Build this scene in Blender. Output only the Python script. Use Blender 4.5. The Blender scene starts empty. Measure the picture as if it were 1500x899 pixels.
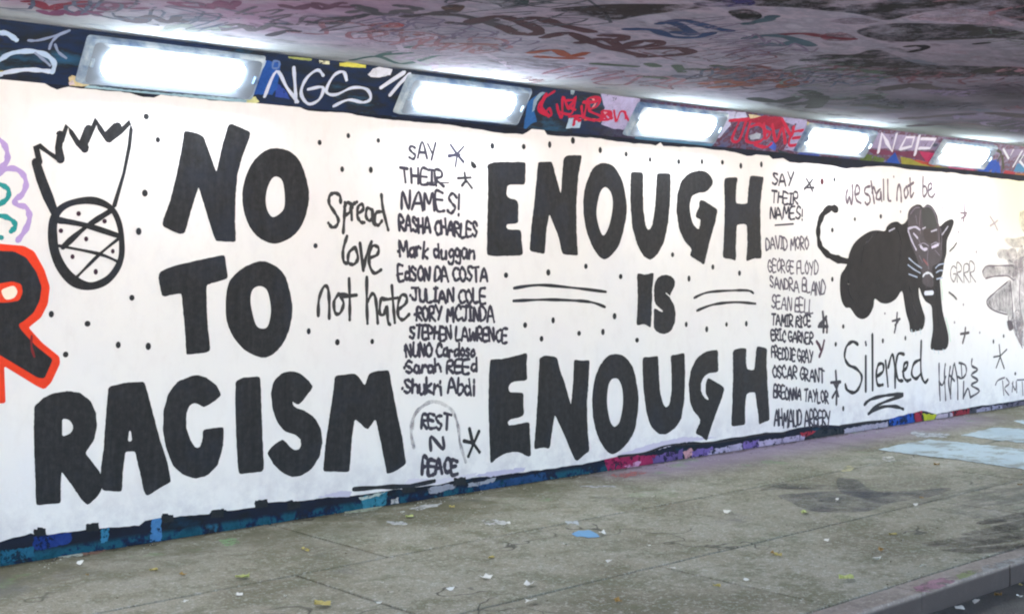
import bpy, bmesh, math, random
from mathutils import Vector
from mathutils.geometry import tessellate_polygon
random.seed(7)
S = bpy.context.scene
COL = S.collection

# ------------------------------------------------------------------ camera
FPX, EYE = 1912.0, 1.65                      # focal length in photo pixels, eye height in metres
TH = math.radians(47.55)                     # angle between the view axis and the wall
AX = Vector((math.cos(TH), math.sin(TH), 0)); RT = Vector((math.sin(TH), -math.cos(TH), 0)); UP = Vector((0, 0, 1))
CAM = Vector((0, -7.076, EYE))
cd = bpy.data.cameras.new('camera'); cam = bpy.data.objects.new('camera', cd); COL.objects.link(cam)
cam.location = CAM
cam.rotation_euler = (math.radians(90), 0, math.atan2(AX.y, AX.x) - math.radians(90))
cd.sensor_width = 36; cd.lens = FPX / 1500 * 36; cd.shift_y = -67.5 / 1500
cd.clip_start = .05; cd.clip_end = 500
S.camera = cam
# ------------------------------------------------------------------ world, sun, exposure
SUN_EL, SUN_AZ = math.radians(38), math.radians(25)     # azimuth clockwise from +Y (behind the wall)
w = bpy.data.worlds.new('World'); S.world = w; w.use_nodes = True
nt = w.node_tree; bg = nt.nodes['Background']
sky = nt.nodes.new('ShaderNodeTexSky'); sky.sky_type = 'NISHITA'; sky.sun_disc = False
sky.dust_density = 5.0; sky.ozone_density = .4; sky.sun_elevation = SUN_EL; sky.sun_rotation = SUN_AZ
nt.links.new(sky.outputs[0], bg.inputs[0]); bg.inputs[1].default_value = .15
sd = bpy.data.lights.new('sun', 'SUN'); sd.energy = 5.0; sd.angle = math.radians(.5); sd.color = (1, .93, .84)
sun = bpy.data.objects.new('sun', sd); COL.objects.link(sun)
sv = Vector((math.sin(SUN_AZ) * math.cos(SUN_EL), math.cos(SUN_AZ) * math.cos(SUN_EL), math.sin(SUN_EL)))
sun.rotation_euler = sv.to_track_quat('Z', 'Y').to_euler()
S.view_settings.view_transform = 'Standard'; S.view_settings.look = 'None'
S.view_settings.gamma = 1; S.view_settings.use_curve_mapping = False
S.view_settings.exposure = 3.74
S.render.engine = 'CYCLES'
S.cycles.filter_width = 2.1
S.cycles.max_bounces = 10; S.cycles.diffuse_bounces = 7
LAMP = 5.6                                   # strength of the tubes behind the diffusers

# ------------------------------------------------------------------ materials
MATS = {}
def lin(c):
    return tuple(((v / 255 + .055) / 1.055) ** 2.4 if v / 255 > .04045 else v / 255 / 12.92 for v in c)
class N:
    def __init__(s, m):
        s.nt = m.node_tree; s.b = s.nt.nodes['Principled BSDF']; s.pos = s.nt.nodes.new('ShaderNodeNewGeometry').outputs['Position']
    def n(s, t, **k):
        o = s.nt.nodes.new(t)
        for a, b in k.items(): setattr(o, a, b)
        return o
    def l(s, a, b): s.nt.links.new(a, b)
    def noise(s, scale, detail=4, rough=.55, vec=None, stretch=None, off=0):
        v = vec or s.pos
        mp = s.n('ShaderNodeMapping'); s.l(v, mp.inputs[0]); mp.inputs['Location'].default_value = (off, off * .7, off * 1.3)
        if stretch: mp.inputs['Scale'].default_value = stretch
        t = s.n('ShaderNodeTexNoise'); s.l(mp.outputs[0], t.inputs['Vector'])
        t.inputs['Scale'].default_value = scale; t.inputs['Detail'].default_value = detail; t.inputs['Roughness'].default_value = rough
        return t.outputs[0]
    def ramp(s, f, stops, interp='LINEAR'):
        r = s.n('ShaderNodeValToRGB'); r.color_ramp.interpolation = interp; s.l(f, r.inputs[0])
        e = r.color_ramp.elements
        while len(e) < len(stops): e.new(.5)
        for i, (p, c) in enumerate(stops):
            e[i].position = p; e[i].color = (c, c, c, 1) if isinstance(c, (int, float)) else (*c, 1)
        return r.outputs[0]
    def mix(s, f, a, b, mode='MIX'):
        m = s.n('ShaderNodeMix', data_type='RGBA', blend_type=mode)
        for i, v in ((0, f), (6, a), (7, b)):
            if hasattr(v, 'default_value') or hasattr(v, 'is_linked'): s.l(v, m.inputs[i])
            elif isinstance(v, (int, float)): m.inputs[i].default_value = v
            else: m.inputs[i].default_value = (*v, 1)
        return m.outputs[2]
    def math(s, op, a, b=0.0, clamp=False):
        m = s.n('ShaderNodeMath', operation=op); m.use_clamp = clamp
        for i, v in ((0, a), (1, b)):
            if isinstance(v, (int, float)): m.inputs[i].default_value = v
            else: s.l(v, m.inputs[i])
        return m.outputs[0]
    def xyz(s):
        q = s.n('ShaderNodeSeparateXYZ'); s.l(s.pos, q.inputs[0]); return q.outputs
    def rng(s, v, a, b, c=0., d=1.):
        m = s.n('ShaderNodeMapRange', interpolation_type='SMOOTHSTEP'); s.l(v, m.inputs[0])
        for i, q in enumerate((a, b, c, d)): m.inputs[i + 1].default_value = q
        return m.outputs[0]
    def bump(s, h, strength, dist=.01):
        b = s.n('ShaderNodeBump'); b.inputs['Strength'].default_value = strength; b.inputs['Distance'].default_value = dist
        s.l(h, b.inputs['Height']); s.l(b.outputs[0], s.b.inputs['Normal'])
    def col(s, c): s.l(c, s.b.inputs['Base Color'])
def newmat(name):
    m = bpy.data.materials.new(name); m.use_nodes = True; k = N(m); k.b.inputs['Roughness'].default_value = .8
    k.b.inputs['Specular IOR Level'].default_value = .15
    return m, k
def paint(rgb, var=.12, rough=.6, worn=0):
    """sprayed or brushed paint: one colour with a slightly uneven coat"""
    key = (tuple(rgb), var, rough, worn)
    if key in MATS: return MATS[key]
    m, k = newmat('paint_%d_%d_%d' % tuple(rgb)); c = lin(rgb)
    f = k.noise(6, 6, .65); g = k.noise(55, 3, .6)
    a = tuple(min(1, x * (1 - var) ) for x in c); b = tuple(min(1, x * (1 + var) + var * .02) for x in c)
    k.col(k.mix(k.ramp(k.mix(.35, f, g), [(.3, 0.), (.7, 1.)]), a, b))
    k.b.inputs['Roughness'].default_value = rough
    k.bump(g, .12, .004)
    if worn:
        e = k.noise(worn, 7, .78, off=sum(rgb) * .1); tr = k.n('ShaderNodeBsdfTransparent'); mx = k.n('ShaderNodeMixShader')
        k.l(k.ramp(e, [(.34, 0.), (.7, .75)] if worn in (5.0, 7.0) else [(.40, 0.), (.56, .95)] if worn == 3.1 else [(.43, 0.), (.5, 1.)] if worn not in (9.0, 11.0, 10.0) else [(.40, 0.), (.47, 1.)] if worn == 10.0 else [(.35, 0.), (.41, 1.)]), mx.inputs[0]); k.l(tr.outputs[0], mx.inputs[1]); k.l(k.b.outputs[0], mx.inputs[2])
        k.l(mx.outputs[0], k.nt.nodes['Material Output'].inputs['Surface'])
    if rough > .8: k.b.inputs['Specular IOR Level'].default_value = .03
    MATS[key] = m; return m
BLACK = (53, 54, 57)
PX = {}
def m_white():
    m, k = newmat('white_wall_paint')
    a = k.noise(1.1, 5, .6); b = k.noise(9, 6, .7, stretch=(1, 1, .5)); c = k.noise(60, 3)
    base = k.ramp(a, [(.3, (.775, .755, .77)), (.5, (.79, .78, .775)), (.7, (.755, .755, .78))])
    base = k.mix(k.ramp(b, [(.25, .45), (.5, 0.)]), base, (.68, .66, .66))
    gh = k.noise(1.9, 7, .75, off=71, stretch=(1, 1, .8))
    base = k.mix(k.ramp(gh, [(.54, 0.), (.66, .22)]), base, (.66, .67, .72))
    gh2 = k.noise(2.6, 7, .75, off=91)
    base = k.mix(k.ramp(gh2, [(.58, 0.), (.68, .22)]), base, (.74, .68, .68))
    x, y, z = k.xyz()
    base = k.mix(k.math('MULTIPLY', k.rng(z, .5, .1), k.ramp(k.noise(5.2, 7, .75, off=4), [(.42, 0.), (.62, .6)])), base, (.52, .50, .55))
    base = k.mix(k.math('MULTIPLY', k.rng(x, 13.1, 14.6), k.rng(z, 1.4, 2.4)), base, (.78, .74, .47))  # yellow daylight at the upper right end, put into the wall colour
    k.col(base); k.b.inputs['Roughness'].default_value = .62
    k.bump(k.mix(.5, b, c), .22, .006)
    return m
def m_wallbase():
    m, k = newmat('dark_graffiti_paint')
    a = k.noise(2.2, 5, .6, stretch=(1, 1, 2.5)); b = k.noise(7, 5, .7, off=3)
    c1 = k.ramp(a, [(.3, lin((30, 33, 40))), (.5, lin((32, 38, 54))), (.6, lin((30, 34, 40))), (.72, lin((30, 60, 84)))])
    x, y, z = k.xyz()
    teal = k.ramp(b, [(.35, lin((22, 66, 84))), (.46, lin((30, 84, 104))), (.54, lin((24, 40, 72))), (.62, lin((34, 36, 42))), (.72, lin((40, 100, 130)))])
    f = k.math('MULTIPLY', k.rng(z, .07, .03), k.rng(x, 8.0, 7.2))
    k.col(k.mix(f, c1, teal)); k.bump(b, .3, .01)
    return m
def m_cove():
    m, k = newmat('dark_blue_beam_paint')
    a = k.noise(1.6, 6, .65, stretch=(1, 3, 3)); b = k.noise(14, 4, .6, off=8)
    x, y, z = k.xyz()
    dark = k.ramp(a, [(.35, lin((38, 43, 48))), (.5, lin((34, 48, 78))), (.58, lin((40, 44, 50))), (.7, lin((44, 84, 116)))])
    mixd = k.ramp(k.mix(.4, a, b), [(.36, lin((50, 60, 80))), (.44, lin((118, 112, 142))), (.5, lin((84, 34, 54))), (.56, lin((92, 92, 122))), (.64, lin((48, 72, 130)))])
    k.col(k.mix(k.rng(x, 7.1, 8.6, 0, .9), dark, mixd)); k.bump(b, .25, .008); k.b.inputs['Roughness'].default_value = .5
    return m
def m_ceiling():
    m, k = newmat('sprayed_ceiling_concrete')
    a = k.noise(.55, 6, .62, stretch=(.8, 1.1, 1)); b = k.noise(2.6, 6, .7, off=5, stretch=(.7, 1.2, 1)); c = k.noise(30, 4)
    x, y, z = k.xyz()
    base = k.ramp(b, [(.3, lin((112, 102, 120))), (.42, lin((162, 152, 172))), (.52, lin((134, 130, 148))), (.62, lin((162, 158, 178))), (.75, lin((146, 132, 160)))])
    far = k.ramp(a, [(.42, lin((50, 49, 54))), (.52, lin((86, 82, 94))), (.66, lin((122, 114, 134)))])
    base = k.mix(k.rng(x, 5.6, 10.0, 0, .97), base, far)  # darker along the tunnel: fall-off of the light put into the colour
    pink = k.noise(.8, 5, .7, off=11)
    base = k.mix(k.math('MULTIPLY', k.rng(x, 5.2, 3.2), k.ramp(pink, [(.48, 0.), (.6, .6)])), base, lin((140, 92, 128)))
    base = k.mix(k.math('MULTIPLY', k.rng(y, -.95, -.3), .55), base, lin((176, 190, 188)))  # pale cyan lamp light next to the beam, put into the colour
    d = k.noise(1.5, 7, .75, off=21, stretch=(.6, 1.6, 1))
    base = k.mix(k.ramp(d, [(.56, 0.), (.66, .75)]), base, lin((62, 60, 66)))
    e = k.noise(1.7, 6, .7, off=37, stretch=(.6, 1.5, 1))
    base = k.mix(k.ramp(e, [(.62, 0.), (.68, .4)]), base, lin((104, 72, 84)))
    g = k.noise(1.9, 6, .7, off=51, stretch=(.6, 1.5, 1))
    base = k.mix(k.ramp(g, [(.6, 0.), (.67, .5)]), base, lin((70, 92, 112)))
    k.col(base); k.bump(k.mix(.5, b, c), .3, .01); k.b.inputs['Roughness'].default_value = .95; k.b.inputs['Specular IOR Level'].default_value = .03
    return m
def m_slab(name='pavement_concrete', tint=1.0, dark=False):
    m, k = newmat(name)
    oi = k.n('ShaderNodeObjectInfo')
    a = k.noise(.9, 6, .65); b = k.noise(4.5, 7, .72, off=3); c = k.noise(90, 3, .7); d = k.noise(22, 5, .7, off=9)
    cc = [lin((114, 109, 90)), lin((146, 141, 124)), lin((159, 155, 141))]
    base = k.ramp(a, [(.36, cc[0]), (.49, cc[1]), (.64, cc[2])])
    base = k.mix(k.ramp(b, [(.40, .7), (.53, 0.)]), base, lin((104, 104, 80)))
    base = k.mix(k.ramp(k.noise(1.7, 7, .8, off=83), [(.53, 0.), (.66, .5)]), base, lin((122, 126, 108)))
    base = k.mix(k.ramp(d, [(.55, 0.), (.75, .35)]), base, lin((178, 176, 168)))
    base = k.mix(k.ramp(c, [(.38, .55), (.5, 0.)]), base, lin((84, 82, 76)))
    c2 = k.noise(45, 4, .75, off=17)
    base = k.mix(k.ramp(c2, [(.54, 0.), (.62, .5)]), base, lin((196, 196, 188)))
    cr = k.n('ShaderNodeTexVoronoi', feature='DISTANCE_TO_EDGE'); wv = k.n('ShaderNodeVectorMath', operation='ADD'); wn = k.n('ShaderNodeTexNoise'); k.l(k.pos, wn.inputs['Vector']); wn.inputs['Scale'].default_value = 3
    k.l(k.pos, wv.inputs[0]); k.l(wn.outputs['Color'], wv.inputs[1]); k.l(wv.outputs[0], cr.inputs['Vector']); cr.inputs['Scale'].default_value = .75
    crk = k.math('MULTIPLY', k.ramp(cr.outputs['Distance'], [(.004, .8), (.012, 0.)]), k.ramp(k.noise(.7, 3, .5, off=55), [(.56, 0.), (.6, 1.)]))
    base = k.mix(crk, base, lin((60, 58, 52)))
    x, y, z = k.xyz()
    # moss and grime near the wall foot, purple overspray further along, stains and paint traces
    nw = k.rng(y, -.95, -.15)
    base = k.mix(k.math('MULTIPLY', nw, k.ramp(k.noise(3.2, 6, .7, off=14), [(.36, 0.), (.56, .85)])), base, lin((92, 88, 66)))
    base = k.mix(k.math('MULTIPLY', k.math('MULTIPLY', k.rng(y, -.85, -.05), k.rng(x, 6.8, 8.0)), k.rng(x, 13.6, 12.3, 0., .75)), base, lin((150, 132, 158)))
    base = k.mix(k.math('MULTIPLY', k.ramp(k.noise(2.0, 6, .7, off=31), [(.6, 0.), (.7, .6)]), k.rng(y, -1.6, -.1)), base, lin((112, 150, 98)))
    st = k.noise(1.3, 7, .75, off=44)
    base = k.mix(k.ramp(st, [(.58, 0.), (.7, .5)]), base, lin((92, 92, 96)))
    rr = k.math('MULTIPLY', k.rng(x, 7.5, 8.6), k.rng(y, -1.6, -3.0))
    tyre = k.noise(2.4, 5, .7, off=61, stretch=(.45, 3, 1))
    base = k.mix(k.math('MULTIPLY', rr, k.ramp(tyre, [(.46, 0.), (.54, .6)])), base, lin((78, 76, 74)))
    sp = k.n('ShaderNodeTexVoronoi'); k.l(k.pos, sp.inputs['Vector']); sp.inputs['Scale'].default_value = 11
    base = k.mix(k.ramp(sp.outputs['Distance'], [(.03, .9), (.05, 0.)]), base, lin((190, 188, 178)))
    # wall to wall difference between the bays
    base = k.mix(k.math('MULTIPLY', oi.outputs['Random'], .14), base, lin((118, 114, 104)))
    if dark: base = k.mix(.45, base, lin((158, 142, 142))); base = k.mix(k.rng(z, -.004, -.03), base, lin((74, 68, 66))); base = k.mix(k.ramp(k.noise(7, 7, .8, off=2), [(.5, .0), (.65, .5)]), base, lin((84, 78, 74)))  # kerb face darker than its top: shade put into the colour
    k.col(base); k.b.inputs['Roughness'].default_value = .85
    k.bump(k.mix(.5, d, c), .5, .006)
    return m
def m_asphalt():
    m, k = newmat('road_asphalt')
    a = k.noise(1.5, 6, .6); c = k.noise(120, 3, .7); v = k.n('ShaderNodeTexVoronoi'); k.l(k.pos, v.inputs['Vector']); v.inputs['Scale'].default_value = 70
    base = k.ramp(a, [(.3, (.07, .066, .062)), (.7, (.13, .125, .115))])
    base = k.mix(k.ramp(v.outputs['Distance'], [(.1, .5), (.3, 0.)]), base, (.13, .125, .12))
    k.col(base); k.bump(k.mix(.5, c, v.outputs['Distance']), .7, .008)
    return m
def m_joint():
    m, k = newmat('joint_dirt'); k.col(k.ramp(k.noise(12, 5), [(.3, (.015, .014, .011)), (.7, (.04, .042, .03))])); return m
def m_metal():
    m, k = newmat('housing_painted_metal')
    a = k.noise(5, 5, .65)
    k.col(k.ramp(a, [(.35, lin((84, 110, 146))), (.5, lin((140, 160, 180))), (.65, lin((184, 198, 206)))]))
    k.b.inputs['Roughness'].default_value = .45; k.bump(k.noise(40, 3), .15, .004); return m
def m_reflector():
    m, k = newmat('white_enamel'); k.b.inputs['Base Color'].default_value = (.15, .18, .22, 1); k.b.inputs['Roughness'].default_value = .35; return m
def m_lamp():
    m, k = newmat('lit_diffuser'); k.b.inputs['Base Color'].default_value = (.9, .9, .9, 1)
    k.b.inputs['Emission Color'].default_value = (.84, .93, 1, 1); k.b.inputs['Emission Strength'].default_value = LAMP; return m
M = dict(white=m_white(), base=m_wallbase(), cove=m_cove(), ceil=m_ceiling(), slab=m_slab(), kerb=m_slab('kerb_stone', dark=True),
         road=m_asphalt(), joint=m_joint(), metal=m_metal(), refl=m_reflector(), lamp=m_lamp())
def m_blue():
    m, k = newmat('worn_blue_ground_paint')
    a = k.noise(3.5, 7, .75); d = k.noise(1.2, 5, .7, off=5)
    base = k.ramp(d, [(.35, lin((158, 174, 182))), (.6, lin((176, 192, 198)))])
    k.col(k.mix(k.ramp(a, [(.42, .85), (.5, 0.)]), base, lin((134, 136, 128)))); return m
M['blue'] = m_blue()
def m_plaza():
    m, k = newmat('pale_plaza_paving'); k.col(k.ramp(k.noise(.6, 5), [(.3, (.45, .425, .385)), (.7, (.53, .495, .45))])); return m
M['plaza'] = m_plaza()

# ------------------------------------------------------------------ object helpers
def ob(name, me, mat=None, parent=None, kind=None, label=None, cat=None, group=None):
    o = bpy.data.objects.new(name, me); COL.objects.link(o)
    if me is not None and mat is not None and not me.materials: me.materials.append(mat)
    if parent: o.parent = parent
    for a, b in (('kind', kind), ('label', label), ('category', cat), ('group', group)):
        if b: o[a] = b
    return o
def mesh(name, v, f):
    me = bpy.data.meshes.new(name); me.from_pydata([tuple(x) for x in v], [], f); me.update(); return me
def box(name, x0, x1, y0, y1, z0, z1):
    v = [(x, y, z) for z in (z0, z1) for y in (y0, y1) for x in (x0, x1)]
    return mesh(name, v, [(0, 2, 3, 1), (4, 5, 7, 6), (0, 1, 5, 4), (2, 6, 7, 3), (0, 4, 6, 2), (1, 3, 7, 5)])
# planes of the place: (normal towards the viewer, a point on it)
ZC0, ZC1, YC = 2.63, 2.92, -.205
WALL = (Vector((0, -1, 0)), Vector((0, 0, 0)))
COVE = (Vector((0, -(ZC1 - ZC0), YC)).normalized(), Vector((0, 0, ZC0)))
CEIL = (Vector((0, 0, -1)), Vector((0, 0, ZC1)))
GRND = (Vector((0, 0, 1)), Vector((0, 0, 0)))
def on(px, py, pl, off=0.0):
    """the point of a surface of the place that shows at this spot of the photograph"""
    d = AX + RT * ((px - 750) / FPX) + UP * ((382 - py) / FPX)
    n, p = pl
    return CAM + d * ((p - CAM).dot(n) / d.dot(n)) + n * off
CNT = [0]
def off(layer):
    CNT[0] += 1
    return .0004 * layer + (CNT[0] % 13) * .00002
def Z(x0, y0, s, pts): return [(x0 + a / s, y0 + b / s) for a, b in pts]
def catmull(p, closed, n=5):
    out = []; L = len(p)
    rngk = range(L) if closed else range(L - 1)
    for i in rngk:
        g = lambda j: p[j % L] if closed else p[max(0, min(L - 1, j))]
        a, b, c, d = g(i - 1), g(i), g(i + 1), g(i + 2)
        for t in range(n):
            t /= n
            out.append(tuple(.5 * (2 * b[q] + (c[q] - a[q]) * t + (2 * a[q] - 5 * b[q] + 4 * c[q] - d[q]) * t * t + (3 * b[q] - a[q] - 3 * c[q] + d[q]) * t ** 3) for q in (0, 1)))
    if not closed: out.append(tuple(p[-1]))
    return out
def chaikin(p, r=.2):
    out = []
    for i in range(len(p)):
        a, b = p[i], p[(i + 1) % len(p)]
        L = math.dist(a, b); q = min(r, 2.2 / max(L, .01))
        out += [(a[0] + (b[0] - a[0]) * q, a[1] + (b[1] - a[1]) * q), (b[0] + (a[0] - b[0]) * q, b[1] + (a[1] - b[1]) * q)]
    return out
def rough_edge(p, step=5, amp=.7):
    out = []
    for i in range(len(p)):
        a, b = p[i], p[(i + 1) % len(p)]
        n = max(1, int(math.dist(a, b) / step))
        for j in range(n):
            t = j / n
            out.append((a[0] + (b[0] - a[0]) * t + random.uniform(-amp, amp), a[1] + (b[1] - a[1]) * t + random.uniform(-amp, amp)))
    return out
def sheet(name, loops, mat, parent, pl=WALL, layer=2, mode='p', **kw):
    """a coat of paint with the given outline (and holes) lying on a surface"""
    if mode == 'p': loops = [chaikin(l) for l in loops]
    elif mode == 'c': loops = [catmull(l, True, 6) for l in loops]
    elif mode == 'r': loops = [rough_edge(l, kw.pop('step', 5), kw.pop('amp', .8)) for l in loops]
    kw.pop('step', 0); kw.pop('amp', 0)
    o = off(layer)
    v3 = [[on(x, y, pl, o) for x, y in l] for l in loops]
    flat = [v for l in v3 for v in l]
    tri = tessellate_polygon(v3)
    n = pl[0]; f = []
    for t in tri:
        a, b, c = (flat[i] for i in t); cr = (b - a).cross(c - a)
        if cr.length < 1e-10: continue
        f.append(tuple(t) if cr.dot(n) > 0 else tuple(reversed(t)))
    return ob(name, mesh(name, flat, f), mat, parent, **kw)
def ribbon(V, F, pts3, n, width, zlift):
    """brush or marker stroke as one strip with round ends"""
    pts = [pts3[0]]
    for p in pts3[1:]:
        if (p - pts[-1]).length > 1e-4: pts.append(p)
    if len(pts) < 2: return
    L = len(pts); lefts = []; W = width if isinstance(width, list) else None
    prev = None; base = len(V)
    for i, p in enumerate(pts):
        t = (pts[min(i + 1, L - 1)] - pts[max(i - 1, 0)])
        if t.length < 1e-6: t = prev or Vector((1, 0, 0))
        t.normalize(); prev = t
        s = n.cross(t)
        wd = width / 2 * (1 + .18 * math.sin(i * 1.1 + base) + random.uniform(-.1, .1))
        z = n * (zlift + i * 2e-6)
        V += [p + s * wd + z, p - s * wd + z]
    for i in range(L - 1):
        a = base + 2 * i; F.append((a, a + 1, a + 3, a + 2))
    for e, sg in ((0, -1), (L - 1, 1)):
        t = (pts[1] - pts[0]) if e == 0 else (pts[-1] - pts[-2]); t.normalize(); t *= sg; s = n.cross(t) * (1 if sg > 0 else 1)
        c = len(V); z = n * (zlift + e * 2e-6)
        ring = [pts[e] + s * (math.cos(a) * width / 2) + t * (math.sin(a) * width / 2) + z for a in [math.pi * q / 5 for q in range(6)]]
        V += ring; F.append(tuple(range(c, c + 6)))
def strokes(name, lines, width, mat, parent, pl=WALL, layer=2, smooth=True, **kw):
    V, F = [], []; o = off(layer); n = pl[0]
    for q, l in enumerate(lines):
        wd = width
        if isinstance(l[0], (int, float)): wd = l[0]; l = l[1]
        p = catmull(l, False, 5) if smooth and len(l) > 2 else l
        ribbon(V, F, [on(x, y, pl) for x, y in p], n, wd, o + q * 1.2e-5)
    # face every polygon towards the viewer
    F2 = []
    for f in F:
        a, b, c = V[f[0]], V[f[1]], V[f[2]]
        F2.append(f if (b - a).cross(c - a).dot(n) > 0 else tuple(reversed(f)))
    return ob(name, mesh(name, V, F2), mat, parent, **kw)
def dot(px, py, r, parent, mat, pl=WALL, layer=2, name='painted_dot'):
    c = on(px, py, pl, off(layer)); n = pl[0]
    u = Vector((1, 0, 0)); v = n.cross(u); k = 10
    s1 = random.uniform(.85, 1.1); s2 = random.uniform(.95, 1.3)
    vs = [c + u * (math.cos(a) * r * s1) + v * (math.sin(a) * r * s2) for a in [2 * math.pi * i / k for i in range(k)]]
    f = tuple(range(k)); 
    if (vs[1] - vs[0]).cross(vs[2] - vs[0]).dot(n) < 0: f = tuple(reversed(f))
    return ob(name, mesh(name, vs, [f]), mat, parent)

# ------------------------------------------------------------------ hand-lettering
G = {
 'A': [[(0, 0), (.4, 1), (.8, 0)], [(.12, .35), (.68, .35)]], 'B': [[(0, 0), (0, 1), (.55, .95), (.55, .6), (.05, .52), (.62, .4), (.6, .02), (0, 0)]],
 'C': [[(.65, .85), (.4, 1), (.05, .7), (.05, .3), (.35, 0), (.65, .12)]], 'D': [[(0, 0), (0, 1), (.5, .85), (.65, .5), (.45, .1), (0, 0)]],
 'E': [[(.6, 1), (0, 1), (0, 0), (.6, 0)], [(0, .52), (.5, .52)]], 'F': [[(.6, 1), (0, 1), (0, 0)], [(0, .52), (.5, .52)]],
 'G': [[(.65, .85), (.35, 1), (.03, .65), (.05, .25), (.4, 0), (.65, .2), (.65, .45), (.35, .45)]], 'H': [[(0, 0), (0, 1)], [(.6, 0), (.6, 1)], [(0, .5), (.6, .5)]],
 'I': [[(.2, 0), (.2, 1)], [(0, 1), (.4, 1)], [(0, 0), (.4, 0)]], 'J': [[(0, 1), (.7, 1)], [(.45, 1), (.45, .15), (.2, 0), (.02, .2)]], 'K': [[(0, 0), (0, 1)], [(.6, 1), (.03, .45), (.6, 0)]],
 'L': [[(0, 1), (0, 0), (.55, 0)]], 'M': [[(0, 0), (.08, 1), (.4, .35), (.72, 1), (.8, 0)]], 'N': [[(0, 0), (.03, 1), (.6, 0), (.62, 1)]],
 'O': [[(.35, 1), (.05, .7), (.05, .3), (.35, 0), (.65, .3), (.65, .7), (.35, 1)]], 'P': [[(0, 0), (0, 1), (.5, .92), (.5, .55), (0, .45)]],
 'R': [[(0, 0), (0, 1), (.52, .92), (.5, .58), (.03, .48), (.62, 0)]], 'S': [[(.6, .88), (.3, 1), (.05, .78), (.3, .52), (.6, .3), (.35, 0), (.02, .12)]],
 'T': [[(0, 1), (.7, 1)], [(.35, 1), (.35, 0)]], 'U': [[(0, 1), (.03, .2), (.3, 0), (.6, .2), (.62, 1)]], 'V': [[(0, 1), (.35, 0), (.7, 1)]],
 'W': [[(0, 1), (.2, 0), (.42, .7), (.65, 0), (.85, 1)]], 'Y': [[(0, 1), (.35, .5)], [(.7, 1), (.25, 0)]], '!': [[(.15, 1), (.12, .3)], [(.12, .05), (.13, 0)]],
 '.': [[(.1, .4), (.13, .37)]],
 'a': [[(.5, .6), (.2, .65), (.02, .3), (.2, 0), (.48, .25), (.5, .6), (.55, 0)]], 'b': [[(0, 1), (0, 0), (.4, .05), (.5, .35), (.3, .6), (0, .45)]],
 'd': [[(.5, .5), (.2, .6), (.02, .3), (.2, 0), (.5, .2)], [(.5, 1), (.55, 0)]], 'e': [[(.02, .35), (.45, .38), (.35, .62), (.05, .5), (.05, .12), (.3, 0), (.5, .12)]],
 'g': [[(.5, .5), (.2, .62), (.05, .35), (.25, .1), (.5, .3), (.5, .6), (.5, -.25), (.25, -.4), (.05, -.25)]], 'h': [[(0, 1), (0, 0)], [(0, .4), (.3, .62), (.5, .4), (.5, 0)]],
 'i': [[(.12, .6), (.12, 0)], [(.12, .85), (.13, .82)]], 'k': [[(0, 1), (0, 0)], [(.45, .6), (.02, .3), (.5, 0)]], 'n': [[(0, .6), (0, 0)], [(0, .4), (.28, .62), (.48, .4), (.5, 0)]],
 'o': [[(.25, .6), (.02, .3), (.25, 0), (.5, .3), (.25, .6)]], 'r': [[(0, .6), (0, 0)], [(0, .35), (.25, .6), (.42, .52)]], 'u': [[(0, .6), (.05, .08), (.3, 0), (.48, .2)], [(.48, .6), (.52, 0)]],
 's': [[(.4, .55), (.15, .62), (.08, .42), (.38, .22), (.3, 0), (.03, .05)]],
}
def text(s, x0, t0, b0, x1, t1, b1, wd, parent, mat, name='painted_word', jit=.09, pl=WALL, layer=2):
    """hand-lettered line between two ends; t and b are its top and base line"""
    adv = [(max(p[0] for l in G[c] for p in l) + .2 if c != ' ' else .45) for c in s]
    tot = sum(adv) - .2; cur = 0; words = []; lines = []
    def P(u, v):
        u /= tot
        return (x0 + (x1 - x0) * u, (b0 + (b1 - b0) * u) * (1 - v) + (t0 + (t1 - t0) * u) * v)
    for c, a in zip(s + ' ', adv + [0]):
        if c == ' ':
            if lines: words.append(lines)
            lines = []
        else:
            dy = random.uniform(-jit, jit); sl = random.uniform(-.14, .14)
            for l in G[c]:
                lines.append([P(cur + u * random.uniform(.94, 1.1) + sl * v, v * (random.uniform(.9, 1.12)) + dy) for u, v in l])
        cur += a
    for l in words: strokes(name, l, wd, mat, parent, pl, layer)

# ================================================================== LARGE STRUCTURE
X0, X1 = -6.0, 18.5
ob('ground', mesh('ground', [(-120, -120, -.16), (140, -120, -.16), (140, 120, -.16), (-120, 120, -.16)], [(0, 1, 2, 3)]), M['plaza'], kind='structure')
ob('road', box('road', X0, X1, -8.6, -3.66, -.156, -.12), M['road'], kind='structure')
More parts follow.
